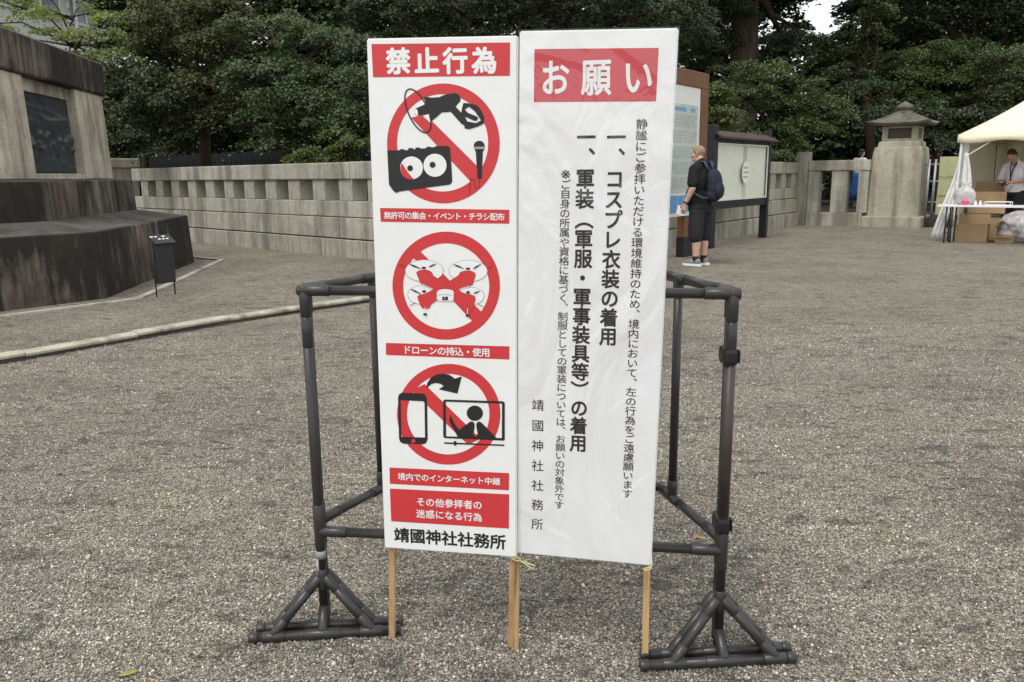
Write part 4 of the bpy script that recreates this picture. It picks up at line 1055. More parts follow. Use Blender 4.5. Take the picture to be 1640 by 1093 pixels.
# ------------------------------------------------------------------ people
def organic(name, shapes, mats, parent, voxel=.006, smooth=4):
    """one continuous surface grown over tapered limbs ('c') and ellipsoids ('e')"""
    mb = MB()
    for s_ in shapes:
        if s_[0] == 'c':
            pts, rs = s_[1], s_[2]
            mb.tube(pts, rs, 16)
            for p, r in zip(pts, rs): mb.ell(p, (r, r, r), 0, 14)
        else: mb.ell(s_[1], s_[2], 0, 20, s_[3] if len(s_) > 3 else None)
    tmp = mb.build('tmp', mats, None)
    md = tmp.modifiers.new('r', 'REMESH'); md.mode = 'VOXEL'; md.voxel_size = voxel; md.use_smooth_shade = True
    sm = tmp.modifiers.new('s', 'SMOOTH'); sm.factor = .5; sm.iterations = smooth
    me = bpy.data.meshes.new_from_object(tmp.evaluated_get(bpy.context.evaluated_depsgraph_get())); me.name = name
    bpy.data.objects.remove(tmp)
    me.materials.clear()
    for m_ in (mats if isinstance(mats, (list, tuple)) else [mats]): me.materials.append(m_)
    return link(name, me, parent)
def V3(*a): return Vector(a)
def hand(wr, d, palm_n, side, curl=.5, size=1.0):
    """palm, four bent fingers of unequal length and a thumb from the palm's side; d points along the hand"""
    d = Vector(d).normalized(); pn = Vector(palm_n).normalized(); s_ = d.cross(pn).normalized() * side
    wr = Vector(wr); k = size
    out = [('c', [wr, wr + d * .03 * k, wr + d * .075 * k], [.024 * k, .027 * k, .026 * k])]
    for off in (-.022, .022): out.append(('c', [wr + d * .025 * k + s_ * off * .6 * k, wr + d * .08 * k + s_ * off * k], [.018 * k, .016 * k]))
    for off, L in ((-.030, .055), (-.010, .072), (.010, .078), (.030, .070)):
        b = wr + d * .085 * k + s_ * off * k
        e1 = (d + pn * curl * .5).normalized(); e2 = (d + pn * curl * 1.4).normalized(); e3 = (d + pn * curl * 2.4).normalized()
        p1 = b + e1 * L * .45 * k; p2 = p1 + e2 * L * .32 * k; p3 = p2 + e3 * L * .24 * k
        out.append(('c', [b - d * .01 * k, b, p1, p2, p3], [.0105 * k, .0102 * k, .0092 * k, .0084 * k, .0072 * k]))
    b = wr + d * .022 * k + s_ * .028 * k; t1 = (d * .7 + s_ * .8 + pn * .3).normalized(); t2 = (d * 1.0 + s_ * .3 + pn * .5).normalized()
    out.append(('c', [b, b + t1 * .035 * k, b + t1 * .035 * k + t2 * .032 * k], [.014 * k, .0115 * k, .009 * k]))
    return out
def head(c, fwd=(0, 1, 0), up=(0, 0, 1), k=1.0):
    """skull, jaw, brow, nose, lips and ears; c is the middle of the head"""
    f = Vector(fwd).normalized(); u = Vector(up).normalized(); r = f.cross(u).normalized(); u = r.cross(f)
    Mx = Matrix((r, f, u)).transposed(); c = Vector(c)
    P = lambda x, y, z: c + Mx @ Vector((x * k, y * k, z * k))
    S = lambda p, rr: ('e', P(*p), tuple(q * k for q in rr), Mx)
    out = [S((0, -.012, .03), (.076, .095, .085)), S((0, .012, -.02), (.068, .078, .085)), S((0, .035, -.075), (.05, .05, .038)), S((0, .078, .022), (.056, .016, .014)),
           S((0, .092, -.018), (.013, .017, .024)), S((0, .10, -.03), (.016, .012, .010)), S((0, .078, -.058), (.026, .012, .007)), S((0, .076, -.068), (.023, .012, .007)), S((0, .07, -.092), (.025, .018, .016))]
    for s_ in (-1, 1):
        out += [S((s_ * .03, .078, .008), (.014, .009, .009)), S((s_ * .08, -.008, -.005), (.010, .022, .033)), S((s_ * .045, .06, -.025), (.024, .02, .022))]
    return out, P, Mx
def eyes(P, parent, k=1.0):
    mb = MB()
    for s_ in (-1, 1): mb.ell(P(s_ * .03, .084, .006), (.010 * k, .006 * k, .006 * k), 0, 10)
    mb.build('eyes', M['hair'], parent)

# --- man reading the notice board
mp = at_z(1119, 425); man = thing('person', 'man in black t-shirt and shorts with a backpack, reading the tall notice board', 'person', (mp.x, mp.y, 0), rad(46)); man.scale = (1.04, 1.04, 1.015)
hd, HP, HM = head((0, .075, 1.615), (-.3, 1, -.08))
body = hd + [('c', [V3(0, .01, 1.40), V3(0, .035, 1.49), V3(0, .06, 1.56)], [.075, .064, .060]),
    ('e', V3(0, 0, 1.24), (.19, .125, .2)), ('e', V3(0, .04, 1.0), (.18, .15, .19)), ('e', V3(0, -.01, .84), (.175, .135, .13)),
    ('c', [V3(-.17, 0, 1.40), V3(-.06, .01, 1.44), V3(.06, .01, 1.44), V3(.17, 0, 1.40)], [.065, .07, .07, .065]),
    ('c', [V3(-.095, -.005, .82), V3(-.10, .01, .47), V3(-.105, -.012, .32), V3(-.105, -.01, .10)], [.095, .062, .064, .04]),
    ('c', [V3(.095, -.005, .82), V3(.10, .01, .47), V3(.105, -.012, .32), V3(.105, -.01, .10)], [.095, .062, .064, .04]),
    ('c', [V3(-.205, .0, 1.39), V3(-.255, -.01, 1.12), V3(-.262, .10, .90)], [.056, .047, .031]),
    ('c', [V3(.205, .0, 1.39), V3(.25, .0, 1.12), V3(.20, .19, .98)], [.056, .047, .031])]
body += hand(V3(-.262, .10, .90), (-.02, .22, -1), (1, .1, .1), -1, .45) + hand(V3(.20, .19, .98), (-.45, .85, .05), (0, .2, -1), 1, .5)
bo = organic('body', body, M['skin'], man, .006)
bo.data.materials.append(M['hairstub'])
for p in bo.data.polygons:
    c = bo.data.vertices[p.vertices[0]].co
    if c.z > 1.60 and (c.y < .10 + (c.z - 1.62) * .9): p.material_index = 1
eyes(HP, man)
organic('t_shirt', [('e', V3(0, -.005, 1.24), (.222, .150, .23)), ('e', V3(0, .04, 1.0), (.212, .178, .22)), ('c', [V3(0, 0, .83), V3(0, .015, 1.0)], [.155, .17]), ('e', V3(0, .0, .84), (.212, .165, .10)), ('e', V3(0, 0, .80), (.205, .158, .05)),
    ('c', [V3(-.18, 0, 1.395), V3(-.06, .005, 1.44), V3(.06, .005, 1.44), V3(.18, 0, 1.395)], [.08, .085, .085, .08]), ('c', [V3(0, .005, 1.44), V3(0, .022, 1.485)], [.085, .076]),
    ('c', [V3(-.205, .0, 1.385), V3(-.25, -.008, 1.20)], [.078, .078]), ('c', [V3(.205, .0, 1.385), V3(.25, -.002, 1.20)], [.078, .078])], M['tee'], man, .008, 3)
organic('shorts', [('e', V3(0, -.01, .82), (.197, .155, .10)), ('c', [V3(-.098, -.005, .80), V3(-.108, 0, .58), V3(-.112, 0, .43)], [.115, .112, .104]), ('c', [V3(.098, -.005, .80), V3(.108, 0, .58), V3(.112, 0, .43)], [.115, .112, .104])], M['shorts'], man, .008, 3)
for s_ in (-1, 1):
    organic('sock', [('c', [V3(s_ * .105, -.01, .06), V3(s_ * .105, -.01, .135)], [.048, .046])], M['sock'], man, .006, 2)
    sh = organic('shoe', [('e', V3(s_ * .108, .055, .048), (.05, .14, .04)), ('e', V3(s_ * .107, -.03, .065), (.044, .06, .05)), ('c', [V3(s_ * .107, -.01, .07), V3(s_ * .109, .10, .05)], [.046, .036])], M['shoe'], man, .006, 2)
    mb = MB(); prof = [(-.044, -.09), (-.05, -.02), (-.046, .05), (-.054, .12), (-.04, .18), (0, .205), (.04, .18), (.054, .12), (.05, .05), (.05, -.02), (.044, -.09), (0, -.108)]
    mb.loft([[V3(s_ * .108 + x, y, z) for x, y in prof] for z in (0.0, .012, .032)], 0, True, False); mb.build('sole', M['sole'], sh)
mb = MB(); mb.tube([V3(-.262, .091, .918), V3(-.262, .085, .938)], .036, 16); mb.build('watch', M['clip'], man)
# papers in his left hand
pm = man.matrix_basis
pp = thing('paper_sheets', 'folded white paper sheets held in the left hand of the man in black', 'paper', pm @ V3(-.245, .15, .80), rad(46))
mb = MB(); Mx = Matrix.Rotation(rad(14), 4, 'X') @ Matrix.Rotation(rad(8), 4, 'Z')
for k in range(3): mb.box(-.002 + k * .0016, -.0008 + k * .0016, -.05, .085 - k * .006, -.06, .07 - k * .008, 0, Mx)
mb.build('sheets', M['paper'], pp)
# backpack
bp = thing('backpack', 'navy blue backpack worn by the man in black', 'backpack', pm @ V3(.0, -.155, 1.16), rad(46))
organic('main_bag', [('e', V3(0, -.06, 0), (.155, .095, .235)), ('e', V3(0, -.05, -.12), (.15, .10, .12)), ('e', V3(0, -.04, .12), (.135, .085, .12))], M['pack'], bp, .008, 2)
organic('front_pocket', [('e', V3(0, -.145, -.07), (.11, .045, .12))], M['pack'], bp, .008, 2)
mb = MB(); mb.tube([V3(-.03, -.02, .24), V3(-.02, -.03, .275), V3(.02, -.03, .275), V3(.03, -.02, .24)], .008, 8); mb.build('grab_handle', M['packstrap'], bp)
for s_ in (-1, 1):
    mb = MB(); pts = [V3(s_ * .06, -.0, .21), V3(s_ * .10, .07, .345), V3(s_ * .125, .16, .345), V3(s_ * .145, .26, .22), V3(s_ * .178, .262, .06), V3(s_ * .228, .17, -.09), V3(s_ * .20, .03, -.17), V3(s_ * .13, -.03, -.18)]
    for a, b in zip(pts, pts[1:]):
        pass
    rings = []
    for i, p in enumerate(pts):
        t_ = (pts[min(i + 1, len(pts) - 1)] - pts[max(i - 1, 0)]).normalized(); ref = V3(s_ * .5, 0.0, .0) if i < 5 else V3(0, .2, 1)
        wv = (V3(1, 0, 0) - t_ * t_.x).normalized() if i < 4 else (V3(0, 0, 1) - t_ * t_.z).normalized() if i > 4 else (V3(1, 0, .6) - t_ * V3(1, 0, .6).dot(t_)).normalized()
        nv = t_.cross(wv); w_ = .03 if i < 5 else .014
        rings.append([p + wv * w_ + nv * .007, p - wv * w_ + nv * .007, p - wv * w_ - nv * .007, p + wv * w_ - nv * .007])
    mb.loft(rings, 0, True, True); mb.build('strap', M['packstrap'], bp)

# --- man in white shirt inside the tent, head bent over what his hands hold
wp = TP + tf * .86 + ts * .70
wm = thing('person', 'man in white shirt and dark trousers, head bowed, standing inside the tent', 'person', wp, rad(118))
hd, HP, HM = head((.0, .19, 1.61), (0, .8, -1), (0, 1, .8))
body = hd + [('c', [V3(0, .02, 1.42), V3(0, .075, 1.51), V3(0, .13, 1.58)], [.072, .06, .056]), ('e', V3(0, .0, 1.25), (.185, .12, .2)), ('e', V3(0, -.01, 1.03), (.165, .12, .17)), ('e', V3(0, -.02, .92), (.17, .125, .12)),
    ('c', [V3(-.17, .01, 1.42), V3(0, .01, 1.46), V3(.17, .01, 1.42)], [.06, .066, .06])]
for s_ in (-1, 1):
    body += [('c', [V3(s_ * .09, -.01, .9), V3(s_ * .10, .01, .5), V3(s_ * .10, -.02, .1)], [.09, .06, .042]), ('c', [V3(s_ * .10, -.03, .05), V3(s_ * .11, .12, .035)], [.042, .034]),
             ('c', [V3(s_ * .205, .01, 1.41), V3(s_ * .27, .03, 1.15), V3(s_ * .13, .27, 1.12)], [.052, .044, .030])]
    body += hand(V3(s_ * .13, .27, 1.12), (-s_ * .7, .8, -.05), (0, 0, -1), -s_, .5)
organic('body', body, M['skin2'], wm, .007); eyes(HP, wm)
organic('hair', [('e', HP(0, -.03, .055), (.083, .088, .075), HM), ('e', HP(0, -.06, -.005), (.078, .055, .07), HM)], M['hair'], wm, .007, 2)
organic('shirt', [('e', V3(0, 0, 1.25), (.207, .145, .22)), ('e', V3(0, -.005, 1.02), (.19, .148, .19)), ('e', V3(0, -.01, .94), (.185, .145, .09)), ('c', [V3(-.175, .01, 1.42), V3(0, .012, 1.465), V3(.175, .01, 1.42)], [.072, .078, .072]), ('c', [V3(0, .02, 1.45), V3(0, .045, 1.50)], [.08, .074]),
    ('c', [V3(-.205, .01, 1.405), V3(-.262, .028, 1.18)], [.072, .074]), ('c', [V3(.205, .01, 1.405), V3(.262, .028, 1.18)], [.072, .074])], M['shirt'], wm, .008, 3)
organic('trousers', [('e', V3(0, -.015, .92), (.19, .15, .12))] + [('c', [V3(s_ * .092, -.01, .9), V3(s_ * .105, .0, .5), V3(s_ * .105, -.015, .09)], [.112, .085, .07]) for s_ in (-1, 1)], M['trousers'], wm, .008, 3)
mb = MB(); mb.tube([V3(-.055, .10, 1.49), V3(-.03, .155, 1.38), V3(0, .17, 1.2), V3(.0, .16, 1.12)], .012, 8); mb.tube([V3(.055, .10, 1.49), V3(.03, .155, 1.38), V3(0, .17, 1.2)], .008, 8); mb.build('lanyard', M['clip'], wm)
ph = thing('handheld_tablet', 'dark flat tablet held in both hands by the man in the tent', 'tablet', wp + Matrix.Rotation(rad(118), 3, 'Z') @ V3(0, .385, 1.085), rad(118))
mb = MB(); mb.box(-.075, .075, -.05, .06, -.006, .006, 0, Matrix.Rotation(rad(20), 4, 'X'), .003); mb.build('tablet', M['clip'], ph)

# --- person glimpsed behind the stone fence
fp_ = at_y(1372, 330, 22.4); fp_.z = .40
fm_ = thing('person', 'person in white top and blue skirt glimpsed through the stone fence', 'person', fp_, rad(-60)); fm_.scale = (.92, .92, .92)
hd, HP, HM = head((.0, .06, 1.56), (0, 1, -.3))
body = hd + [('c', [V3(0, 0, 1.36), V3(0, .03, 1.47)], [.06, .05]), ('e', V3(0, 0, 1.2), (.165, .10, .18)), ('e', V3(0, 0, .95), (.16, .11, .16)), ('c', [V3(-.15, 0, 1.36), V3(.15, 0, 1.36)], [.05, .05])]
for s_ in (-1, 1):
    body += [('c', [V3(s_ * .08, 0, .85), V3(s_ * .08, 0, .45), V3(s_ * .08, 0, .08)], [.08, .055, .04]), ('c', [V3(s_ * .08, -.02, .04), V3(s_ * .085, .12, .03)], [.038, .03]), ('c', [V3(s_ * .18, 0, 1.35), V3(s_ * .22, .0, 1.1), V3(s_ * .21, .12, .9)], [.045, .038, .026])]
    body += hand(V3(s_ * .21, .12, .9), (0, .3, -1), (-s_, 0, 0), -s_, .4)
organic('body', body, M['skin'], fm_, .009); eyes(HP, fm_)
organic('hair', [('e', HP(0, -.03, .04), (.085, .092, .085), HM), ('e', HP(0, -.06, -.06), (.07, .05, .09), HM)], M['hair'], fm_, .009, 2)
organic('blouse', [('e', V3(0, 0, 1.2), (.185, .125, .21)), ('e', V3(0, 0, 1.02), (.17, .125, .12)), ('c', [V3(-.15, 0, 1.36), V3(.15, 0, 1.36)], [.07, .07]), ('c', [V3(-.18, 0, 1.34), V3(-.215, 0, 1.16)], [.062, .066]), ('c', [V3(.18, 0, 1.34), V3(.215, 0, 1.16)], [.062, .066])], M['shirt'], fm_, .009, 3)
mb = MB(); rings = []
for z, rx in ((1.0, .17), (.9, .2), (.7, .225), (.45, .25), (.22, .27)):
    rings.append([V3(rx * math.cos(2 * PI * k / 40) * (1 + .05 * math.sin(k * 5 * PI / 4)), .75 * rx * math.sin(2 * PI * k / 40) * (1 + .05 * math.sin(k * 5 * PI / 4)), z) for k in range(40)])
mb.loft(rings, 0, True, True); mb.build('skirt', M['bluecloth'], fm_)

# ------------------------------------------------------------------ dark pale fence behind the left trees
pf = thing('slat_fence', 'dark fence of narrow upright pales under the trees behind the left wall', 'fence', tuple(K + AD * 1.0 - AN * 2.6), math.atan2(AD.y, AD.x))
mb = MB(); r_ = random.Random(1); x = 0.0
while x < 17: mb.box(x, x + .075, 0, .025, .22, 2.0 + r_.uniform(-.03, .03)); x += .118
mb.build('pales', M['navy'], pf)
mb = MB()
for z in (.5, 1.7): mb.box(-.05, 17.1, -.05, -.002, z, z + .09)
mb.build('rail', M['navy'], pf)

# ------------------------------------------------------------------ building beyond the trees, upper left
b0 = Vector((-28.5, 22, 0)); b1 = Vector((-23.2, 50, 0)); bd = (b1 - b0).normalized(); BL = (b1 - b0).length
bl_ = thing('building', 'pale multi storey building seen through the maple at upper left', 'building', b0, math.atan2(bd.y, bd.x))
mb = MB(); mb.box(0, BL, 0, 12, 0, 21); mb.build('wall', M['bldgrey'], bl_)
mb = MB()
for z in (4.5, 7.9, 11.3, 14.7, 18.1): mb.box(-.05, BL + .12, -.35, -.003, z, z + .32)
mb.build('ledge', M['bld'], bl_)
mb = MB()
for z in (4.85, 8.25): mb.box(0, BL * .62, -.12, -.003, z, z + 1.35)
mb.build('white_spandrel', M['bld'], bl_)
for z in (5.2 + 1.1, 8.6 + 1.1, 12.0, 15.4):
    for k in range(7):
        x = BL * .16 + k * 3.4
        if x + 2.9 > BL: break
        mb = MB(); frame_rect(mb, x, x + 2.9, z, z + 2.1, .12, -.10, -.02); mb.box(x + 1.4, x + 1.5, -.1, -.02, z + .12, z + 1.98); w_ = mb.build('window', M['winframe'], bl_)
        mb = MB(); mb.box(x + .12, x + 2.78, -.06, -.04, z + .12, z + 1.98); mb.build('pane', M['winglass'], w_)
mb = MB(); mb.tube([(BL - 3, -.12, 0), (BL - 3, -.12, 11.2)], .09, 8); mb.build('drain_pipe', M['winframe'], bl_)

# ------------------------------------------------------------------ trees
def leaf_mesh(name, parts, mat_, parent, seed):
    """parts: list of (centre, radii, leaves, leaf length); leaves are small rhombs gathered in drooping sprays"""
    rng = np.random.default_rng(seed); AV = []
    for (c, r, n_sp, n_lf, ll, flat) in parts:
        c = np.array(c); r = np.array(r)
        d = rng.normal(size=(n_sp, 3)); d /= np.linalg.norm(d, axis=1)[:, None]
        d[:, 2] = np.where(d[:, 2] < -.35, -d[:, 2] * .6, d[:, 2])
        q = .45 + .55 * rng.random(n_sp) ** .6
        sc_ = c + d * r * q[:, None]
        rs = (.20 + .26 * rng.random(n_sp)) * (r.mean() / 1.0) ** .45
        tilt = d.copy(); tilt[:, 2] = 0; tilt *= .38 * rng.random((n_sp, 1))
        N = n_sp * n_lf
        S = np.repeat(sc_, n_lf, 0); RS = np.repeat(rs, n_lf); TL = np.repeat(tilt, n_lf, 0)
        a = rng.random(N) * 2 * PI; rr2 = RS * np.sqrt(rng.random(N)) * (1 + .35 * rng.normal(size=N))
        ox = rr2 * np.cos(a); oy = rr2 * np.sin(a)
        oz = rng.normal(size=N) * RS * flat - .28 * (rr2 ** 2) / RS - (ox * TL[:, 0] + oy * TL[:, 1])
        P = S + np.stack([ox, oy, oz], 1)
        nrm = np.stack([rng.normal(size=N) * .55 + TL[:, 0], rng.normal(size=N) * .55 + TL[:, 1] - .12, np.ones(N) * .9], 1)
        nrm /= np.linalg.norm(nrm, axis=1)[:, None]
        t_ = np.stack([np.cos(a) + .6 * rng.normal(size=N), np.sin(a) + .6 * rng.normal(size=N), -.25 + .3 * rng.normal(size=N)], 1)
        t_ -= nrm * (t_ * nrm).sum(1)[:, None]; t_ /= np.linalg.norm(t_, axis=1)[:, None]
        b_ = np.cross(nrm, t_); L_ = (ll * (.6 + .8 * rng.random(N)))[:, None]; W_ = L_ * (.24 + .16 * rng.random(N))[:, None]
        AV.append(np.stack([P - t_ * L_ * .5, P + b_ * W_ - nrm * L_ * .04, P + t_ * L_ * .5 - nrm * L_ * .12, P - b_ * W_ - nrm * L_ * .04], 1))
    V = np.concatenate(AV).reshape(-1, 3); V = V - np.array(parent.location)
    nq = len(V) // 4
    me = bpy.data.meshes.new(name); me.vertices.add(len(V)); me.vertices.foreach_set('co', V.astype(np.float32).ravel())
    me.loops.add(nq * 4); me.loops.foreach_set('vertex_index', np.arange(nq * 4, dtype=np.int32))
    me.polygons.add(nq); me.polygons.foreach_set('loop_start', np.arange(nq, dtype=np.int32) * 4)
    me.materials.append(mat_); me.update(calc_edges=True)
    return link(name, me, parent)
def lobe(px, py, y, rx, ry, dens=1.0, leaf=.066, depth=None, flat=.16):
    """a crown lobe seen at photo pixel (px, py), standing y metres away, rx by ry pixels wide"""
    c = at_y(px, py, y); k = y / FOC * 1.03; a, b = rx * k, ry * k
    dp = depth or (a * .6 + b * .4)
    area = PI * a * b; n_sp = max(6, int(area * 12 * dens)); n_lf = int(165 * (.08 / leaf) ** 1.2)
    return (tuple(c), (a, dp, b), n_sp, n_lf, leaf, flat)
def tree(name, label, base, mat_, lobes, trunk_r=.12, seed=1, group=None, top=None, bend=.3, gz=.22):
    bs = Vector((base[0], base[1], gz)); o = thing(name, label, 'tree', bs, 0, group)
    rr = random.Random(seed)
    cen = sum((Vector(l[0]) for l in lobes), Vector()) / len(lobes); zt = max(l[0][2] for l in lobes)
    fork = Vector(top) if top else Vector((bs.x * .5 + cen.x * .5, bs.y * .5 + cen.y * .5, max(1.0, min(cen.z - .3, zt * .55))))
    mb = MB(); mid = bs.lerp(fork, .5) + Vector((rr.uniform(-bend, bend), rr.uniform(-bend, bend) * .4, 0))
    mb.tube([bs - Vector((0, 0, .1)), bs + Vector((0, 0, .25)), mid, fork], [trunk_r * 1.5, trunk_r * 1.1, trunk_r * .9, trunk_r * .7], 10)
    for l in lobes:
        c = Vector(l[0]); m_ = fork.lerp(c, .5) + Vector((rr.uniform(-.15, .15), rr.uniform(-.1, .1), .12 * (c - fork).length))
        mb.tube([fork, m_, c], [trunk_r * .5, trunk_r * .3, .012], 7)
        for k in range(5):
            e = c + Vector((rr.uniform(-.9, .9) * l[1][0], rr.uniform(-.9, .9) * l[1][1], rr.uniform(-.3, .8) * l[1][2])); s0 = m_.lerp(c, rr.uniform(.3, 1))
            mb.tube([s0, s0.lerp(e, .5) + Vector((0, 0, .05)), e], [trunk_r * .16 + .008, .012, .005], 5)
    mb.build('trunk', M['bark'], o, world=True)
    leaf_mesh('crown', lobes, M[mat_], o, seed); return o
GL = 'trees behind the left wall'; GR = 'trees behind the right wall'
def base_at(px, y): p = at_y(px, 300, y); return (p.x, p.y)
tree('pine_tree', 'layered green tree directly left of the prohibition sign', base_at(455, 18.5), 'leaf_blue',
     [lobe(430, 40, 18, 75, 28), lobe(520, 62, 17.6, 80, 30), lobe(445, 110, 17.5, 75, 30), lobe(545, 130, 17.2, 70, 34), lobe(470, 160, 17.2, 95, 30), lobe(560, 190, 17.0, 55, 32), lobe(430, 195, 17.3, 60, 28), lobe(500, 205, 16.9, 85, 26), lobe(440, 235, 17.2, 50, 24), lobe(395, 130, 17.8, 40, 40)], .16, 11, GL)
tree('broadleaf_tree', 'dense brownish green tree behind the wall between the maple and the layered tree', base_at(330, 19.5), 'leaf_brown',
     [lobe(300, 20, 19.5, 85, 40), lobe(260, 70, 19.2, 55, 45), lobe(340, 80, 19, 75, 45), lobe(330, 140, 18.8, 75, 40), lobe(370, 190, 18.6, 55, 38), lobe(300, 195, 18.8, 60, 36), lobe(370, 30, 19.4, 50, 40)], .16, 12, GL)
tree('broadleaf_tree', 'dark glossy bush tree leaning over the left end of the wall', base_at(235, 20.6), 'leaf_dark',
     [lobe(225, 125, 18.4, 55, 38), lobe(260, 165, 18.0, 55, 34), lobe(205, 190, 18.2, 45, 32), lobe(235, 225, 17.9, 60, 26), lobe(285, 235, 17.9, 45, 22), lobe(190, 130, 18.6, 30, 28)], .10, 13, GL)
tree('maple_tree', 'pale green airy maple rising behind the monument', base_at(105, 22), 'leaf_maple',
     [lobe(30, 10, 21.5, 75, 14, .62, .085), lobe(120, 25, 21, 80, 13, .62, .085), lobe(60, 55, 21, 70, 10, .62, .085), lobe(140, 60, 20.8, 75, 13, .62, .085), lobe(175, 90, 20.6, 50, 14, .62, .085), lobe(110, 92, 20.8, 50, 10, .62, .085), lobe(10, 80, 21, 45, 10, .5, .09), lobe(190, 30, 21, 40, 12, .62, .085), lobe(180, 120, 20.8, 35, 12, .8, .09), lobe(60, -25, 21.5, 120, 18, .5, .09), lobe(-60, 40, 21, 60, 30, .62, .085)], .06, 14, GL, top=tuple(at_y(122, 75, 21.5)))
tree('shrub', 'yellow green shrub overhanging the wall just left of the prohibition sign', base_at(545, 15.4), 'leaf_shrub',
     [lobe(515, 244, 15.2, 40, 9, .8, .06), lobe(560, 232, 15.1, 34, 12, .8, .06), lobe(485, 250, 15.4, 26, 8, .8, .06), lobe(535, 258, 15.1, 36, 6, .8, .06), lobe(545, 215, 15.6, 30, 9, .6, .06)], .05, 15, GL)
tree('evergreen_tree', 'dark evergreen tree rising behind the tops of the two signs', base_at(780, 20), 'leaf_dark',
     [lobe(640, 15, 20, 80, 42), lobe(735, 0, 19.6, 85, 45), lobe(840, 10, 19.8, 90, 42), lobe(950, 0, 19.5, 90, 46), lobe(1050, 15, 19.8, 80, 48), lobe(690, 70, 20, 80, 40), lobe(800, 80, 20, 90, 40), lobe(900, 80, 20, 80, 40), lobe(1010, 80, 20, 80, 45), lobe(610, 90, 20.4, 60, 60), lobe(1100, 60, 21, 50, 40), lobe(620, 170, 20.4, 60, 60), lobe(590, 20, 20.5, 40, 40)], .2, 16, GL)
tree('maple_tree', 'wide spreading green maple over the roofed notice board', base_at(1225, 21.5), 'leaf_mid',
     [lobe(1180, 150, 21.0, 60, 22), lobe(1235, 130, 21.4, 70, 22), lobe(1290, 165, 21.6, 65, 20), lobe(1240, 175, 21, 70, 22), lobe(1330, 190, 22.0, 50, 16), lobe(1215, 215, 20.8, 60, 20), lobe(1275, 205, 21.3, 65, 18), lobe(1230, 243, 20.8, 50, 14), lobe(1195, 110, 21.5, 60, 14), lobe(1315, 215, 22, 40, 14), lobe(1265, 228, 21, 40, 14)], .11, 21, GR)
tree('shrub', 'bright green shrub between the two notice boards', base_at(1160, 18.6), 'leaf_shrub',
     [lobe(1150, 150, 18.4, 26, 22, .8, .075), lobe(1165, 185, 18.4, 34, 20, .8, .075), lobe(1145, 205, 18.3, 22, 14, .8, .075)], .05, 22, GR)
tree('tall_tree', 'thick trunked tall tree behind the brown framed notice board', base_at(1180, 27), 'leaf_dark',
     [lobe(1120, 5, 26.5, 80, 60), lobe(1130, 80, 27.5, 70, 50), lobe(1205, -60, 26, 130, 60, .8, .11), lobe(1260, 70, 28, 60, 28), lobe(1330, -90, 26, 120, 60, .8, .11), lobe(1080, -80, 26, 120, 60, .8, .11)], .52, 23, GR, top=tuple(at_y(1195, -40, 27)), bend=.1)
tree('broadleaf_tree', 'light green leafy tree hanging beside the gap of sky right of centre', base_at(1395, 26), 'leaf_mid',
     [lobe(1395, 15, 25.6, 26, 40, 1.0, .09), lobe(1405, 60, 25.4, 22, 28, 1, .09), lobe(1380, -30, 26, 60, 30, 1, .09), lobe(1355, 62, 26.5, 45, 12, .9, .09), lobe(1345, 88, 26.5, 50, 14, .9, .09)], .16, 24, GR)
tree('broadleaf_tree', 'rounded mid green tree crown showing above and behind the stone lantern', base_at(1510, 26.5), 'leaf_mid',
     [lobe(1480, 95, 26, 60, 26), lobe(1540, 90, 26, 50, 28), lobe(1440, 120, 26, 50, 24), lobe(1500, 130, 25.6, 75, 24), lobe(1565, 130, 25.6, 40, 26), lobe(1540, 165, 25.4, 50, 20), lobe(1460, 160, 25.6, 60, 20)], .13, 25, GR)
tree('broadleaf_tree', 'low dark bush tree between the lantern and the netting screen', base_at(1500, 23.6), 'leaf_dark',
     [lobe(1420, 185, 23.8, 60, 24), lobe(1500, 190, 23.5, 60, 26), lobe(1560, 195, 23.5, 50, 30), lobe(1380, 150, 24.4, 55, 26), lobe(1480, 225, 23.4, 60, 22), lobe(1530, 230, 23.2, 50, 20), lobe(1350, 120, 25, 40, 18)], .1, 26, GR)
tree('evergreen_tree', 'tall dark evergreen overhanging the upper right above the tent', base_at(1580, 29), 'leaf_dark',
     [lobe(1480, 15, 28.6, 70, 40, 1, .09), lobe(1560, 20, 28, 80, 46, 1, .09), lobe(1640, 30, 28, 70, 50, 1, .09), lobe(1700, 60, 27.5, 80, 60, .9, .1), lobe(1450, 55, 29, 40, 22, 1, .09), lobe(1560, -60, 28, 140, 60, .8, .11), lobe(1430, -60, 28, 60, 50, .8, .11)], .26, 27, GR)
tree('broadleaf_tree', 'pale grey green tree at the right edge above the tent roof', base_at(1620, 24.5), 'leaf_blue',
     [lobe(1610, 95, 24.5, 45, 24), lobe(1640, 130, 24.2, 50, 26), lobe(1600, 145, 24.2, 40, 20), lobe(1680, 110, 24.4, 60, 40), lobe(1660, 170, 24, 60, 26)], .12, 28, GR)
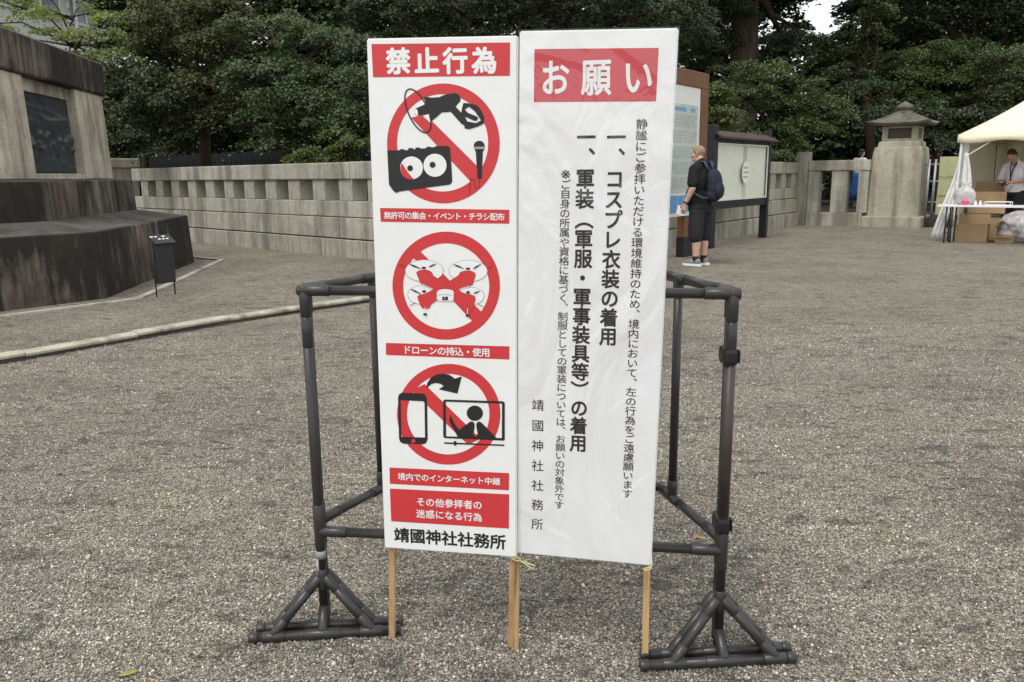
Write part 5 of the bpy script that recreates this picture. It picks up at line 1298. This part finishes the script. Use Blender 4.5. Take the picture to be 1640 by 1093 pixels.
# far wood closing the view behind the garden: reads as one mass
wood = thing('far_wood', 'dark far wood closing the view behind the trees', 'wood', (0, 40, .22), kind='stuff')
parts = []
rw = random.Random(77)
for px in range(230, 2560, 62):
    for py in range(-150, 300, 62):
        for dpt, dn, lf in ((35, .5, .19), (44, .30, .28)):
            x_, y_ = px + rw.uniform(-20, 20), py + rw.uniform(-20, 20)
            if abs(x_ - 1318) < 78 and abs(y_ - 16) < 80: continue
            if abs(x_ - 1228) < 40 and abs(y_ - 92) < 40: continue
            parts.append(lobe(x_, y_, dpt + rw.uniform(-2, 4), 62, 54, dn, lf))
for px in range(1180, 1760, 48): parts.append(lobe(px, 300, 29 + rw.uniform(-1, 1), 40, 26, .8, .12))
for px in range(-240, 620, 60):
    for py in (150, 195, 240, 275): parts.append(lobe(px + rw.uniform(-15, 15), py, 27 + rw.uniform(-1, 2), 55, 36, .7, .14))
w_ = leaf_mesh('foliage', parts, M['leaf_dark'], wood, 99)
w_['kind'] = 'stuff'

# ------------------------------------------------------------------ a few fallen leaves on the gravel
def fallen(label, px, py, L, m, a):
    p = at_z(px, py, .004); mb = MB(); pts = [(0, -.5), (.22, -.2), (.26, .1), (.12, .38), (0, .55), (-.12, .38), (-.26, .1), (-.22, -.2)]
    o = thing('fallen_leaf', label, 'leaf', p, a, 'fallen leaves on the gravel')
    mb.add([(x * L, y * L, .004 + .12 * L * abs(x) * 2 + .03 * L * (y + .5)) for x, y in pts] + [(0, -.1 * L, .003), (0, .2 * L, .004)], [(0, 1, 8), (1, 2, 8), (2, 9, 8), (2, 3, 9), (3, 4, 9), (4, 5, 9), (5, 6, 9), (6, 8, 9), (6, 7, 8), (7, 0, 8)], 0, True)
    b = mb.build('blade', M[m], o); q = b.modifiers.new('t', 'SOLIDIFY'); q.thickness = .0008
fallen('yellow green leaf at the lower left edge of the gravel', 206, 1081, .05, 'fallen_y', -1.1)
fallen('orange leaf on the gravel under the right frame rail', 1118, 862, .04, 'fallen_o', .6)
fallen('small orange leaf on the gravel below the request sign', 972, 979, .02, 'fallen_o', 1.9)
fallen('pale yellow leaf scrap between the two stakes of the request sign', 936, 967, .016, 'fallen_y', .4)
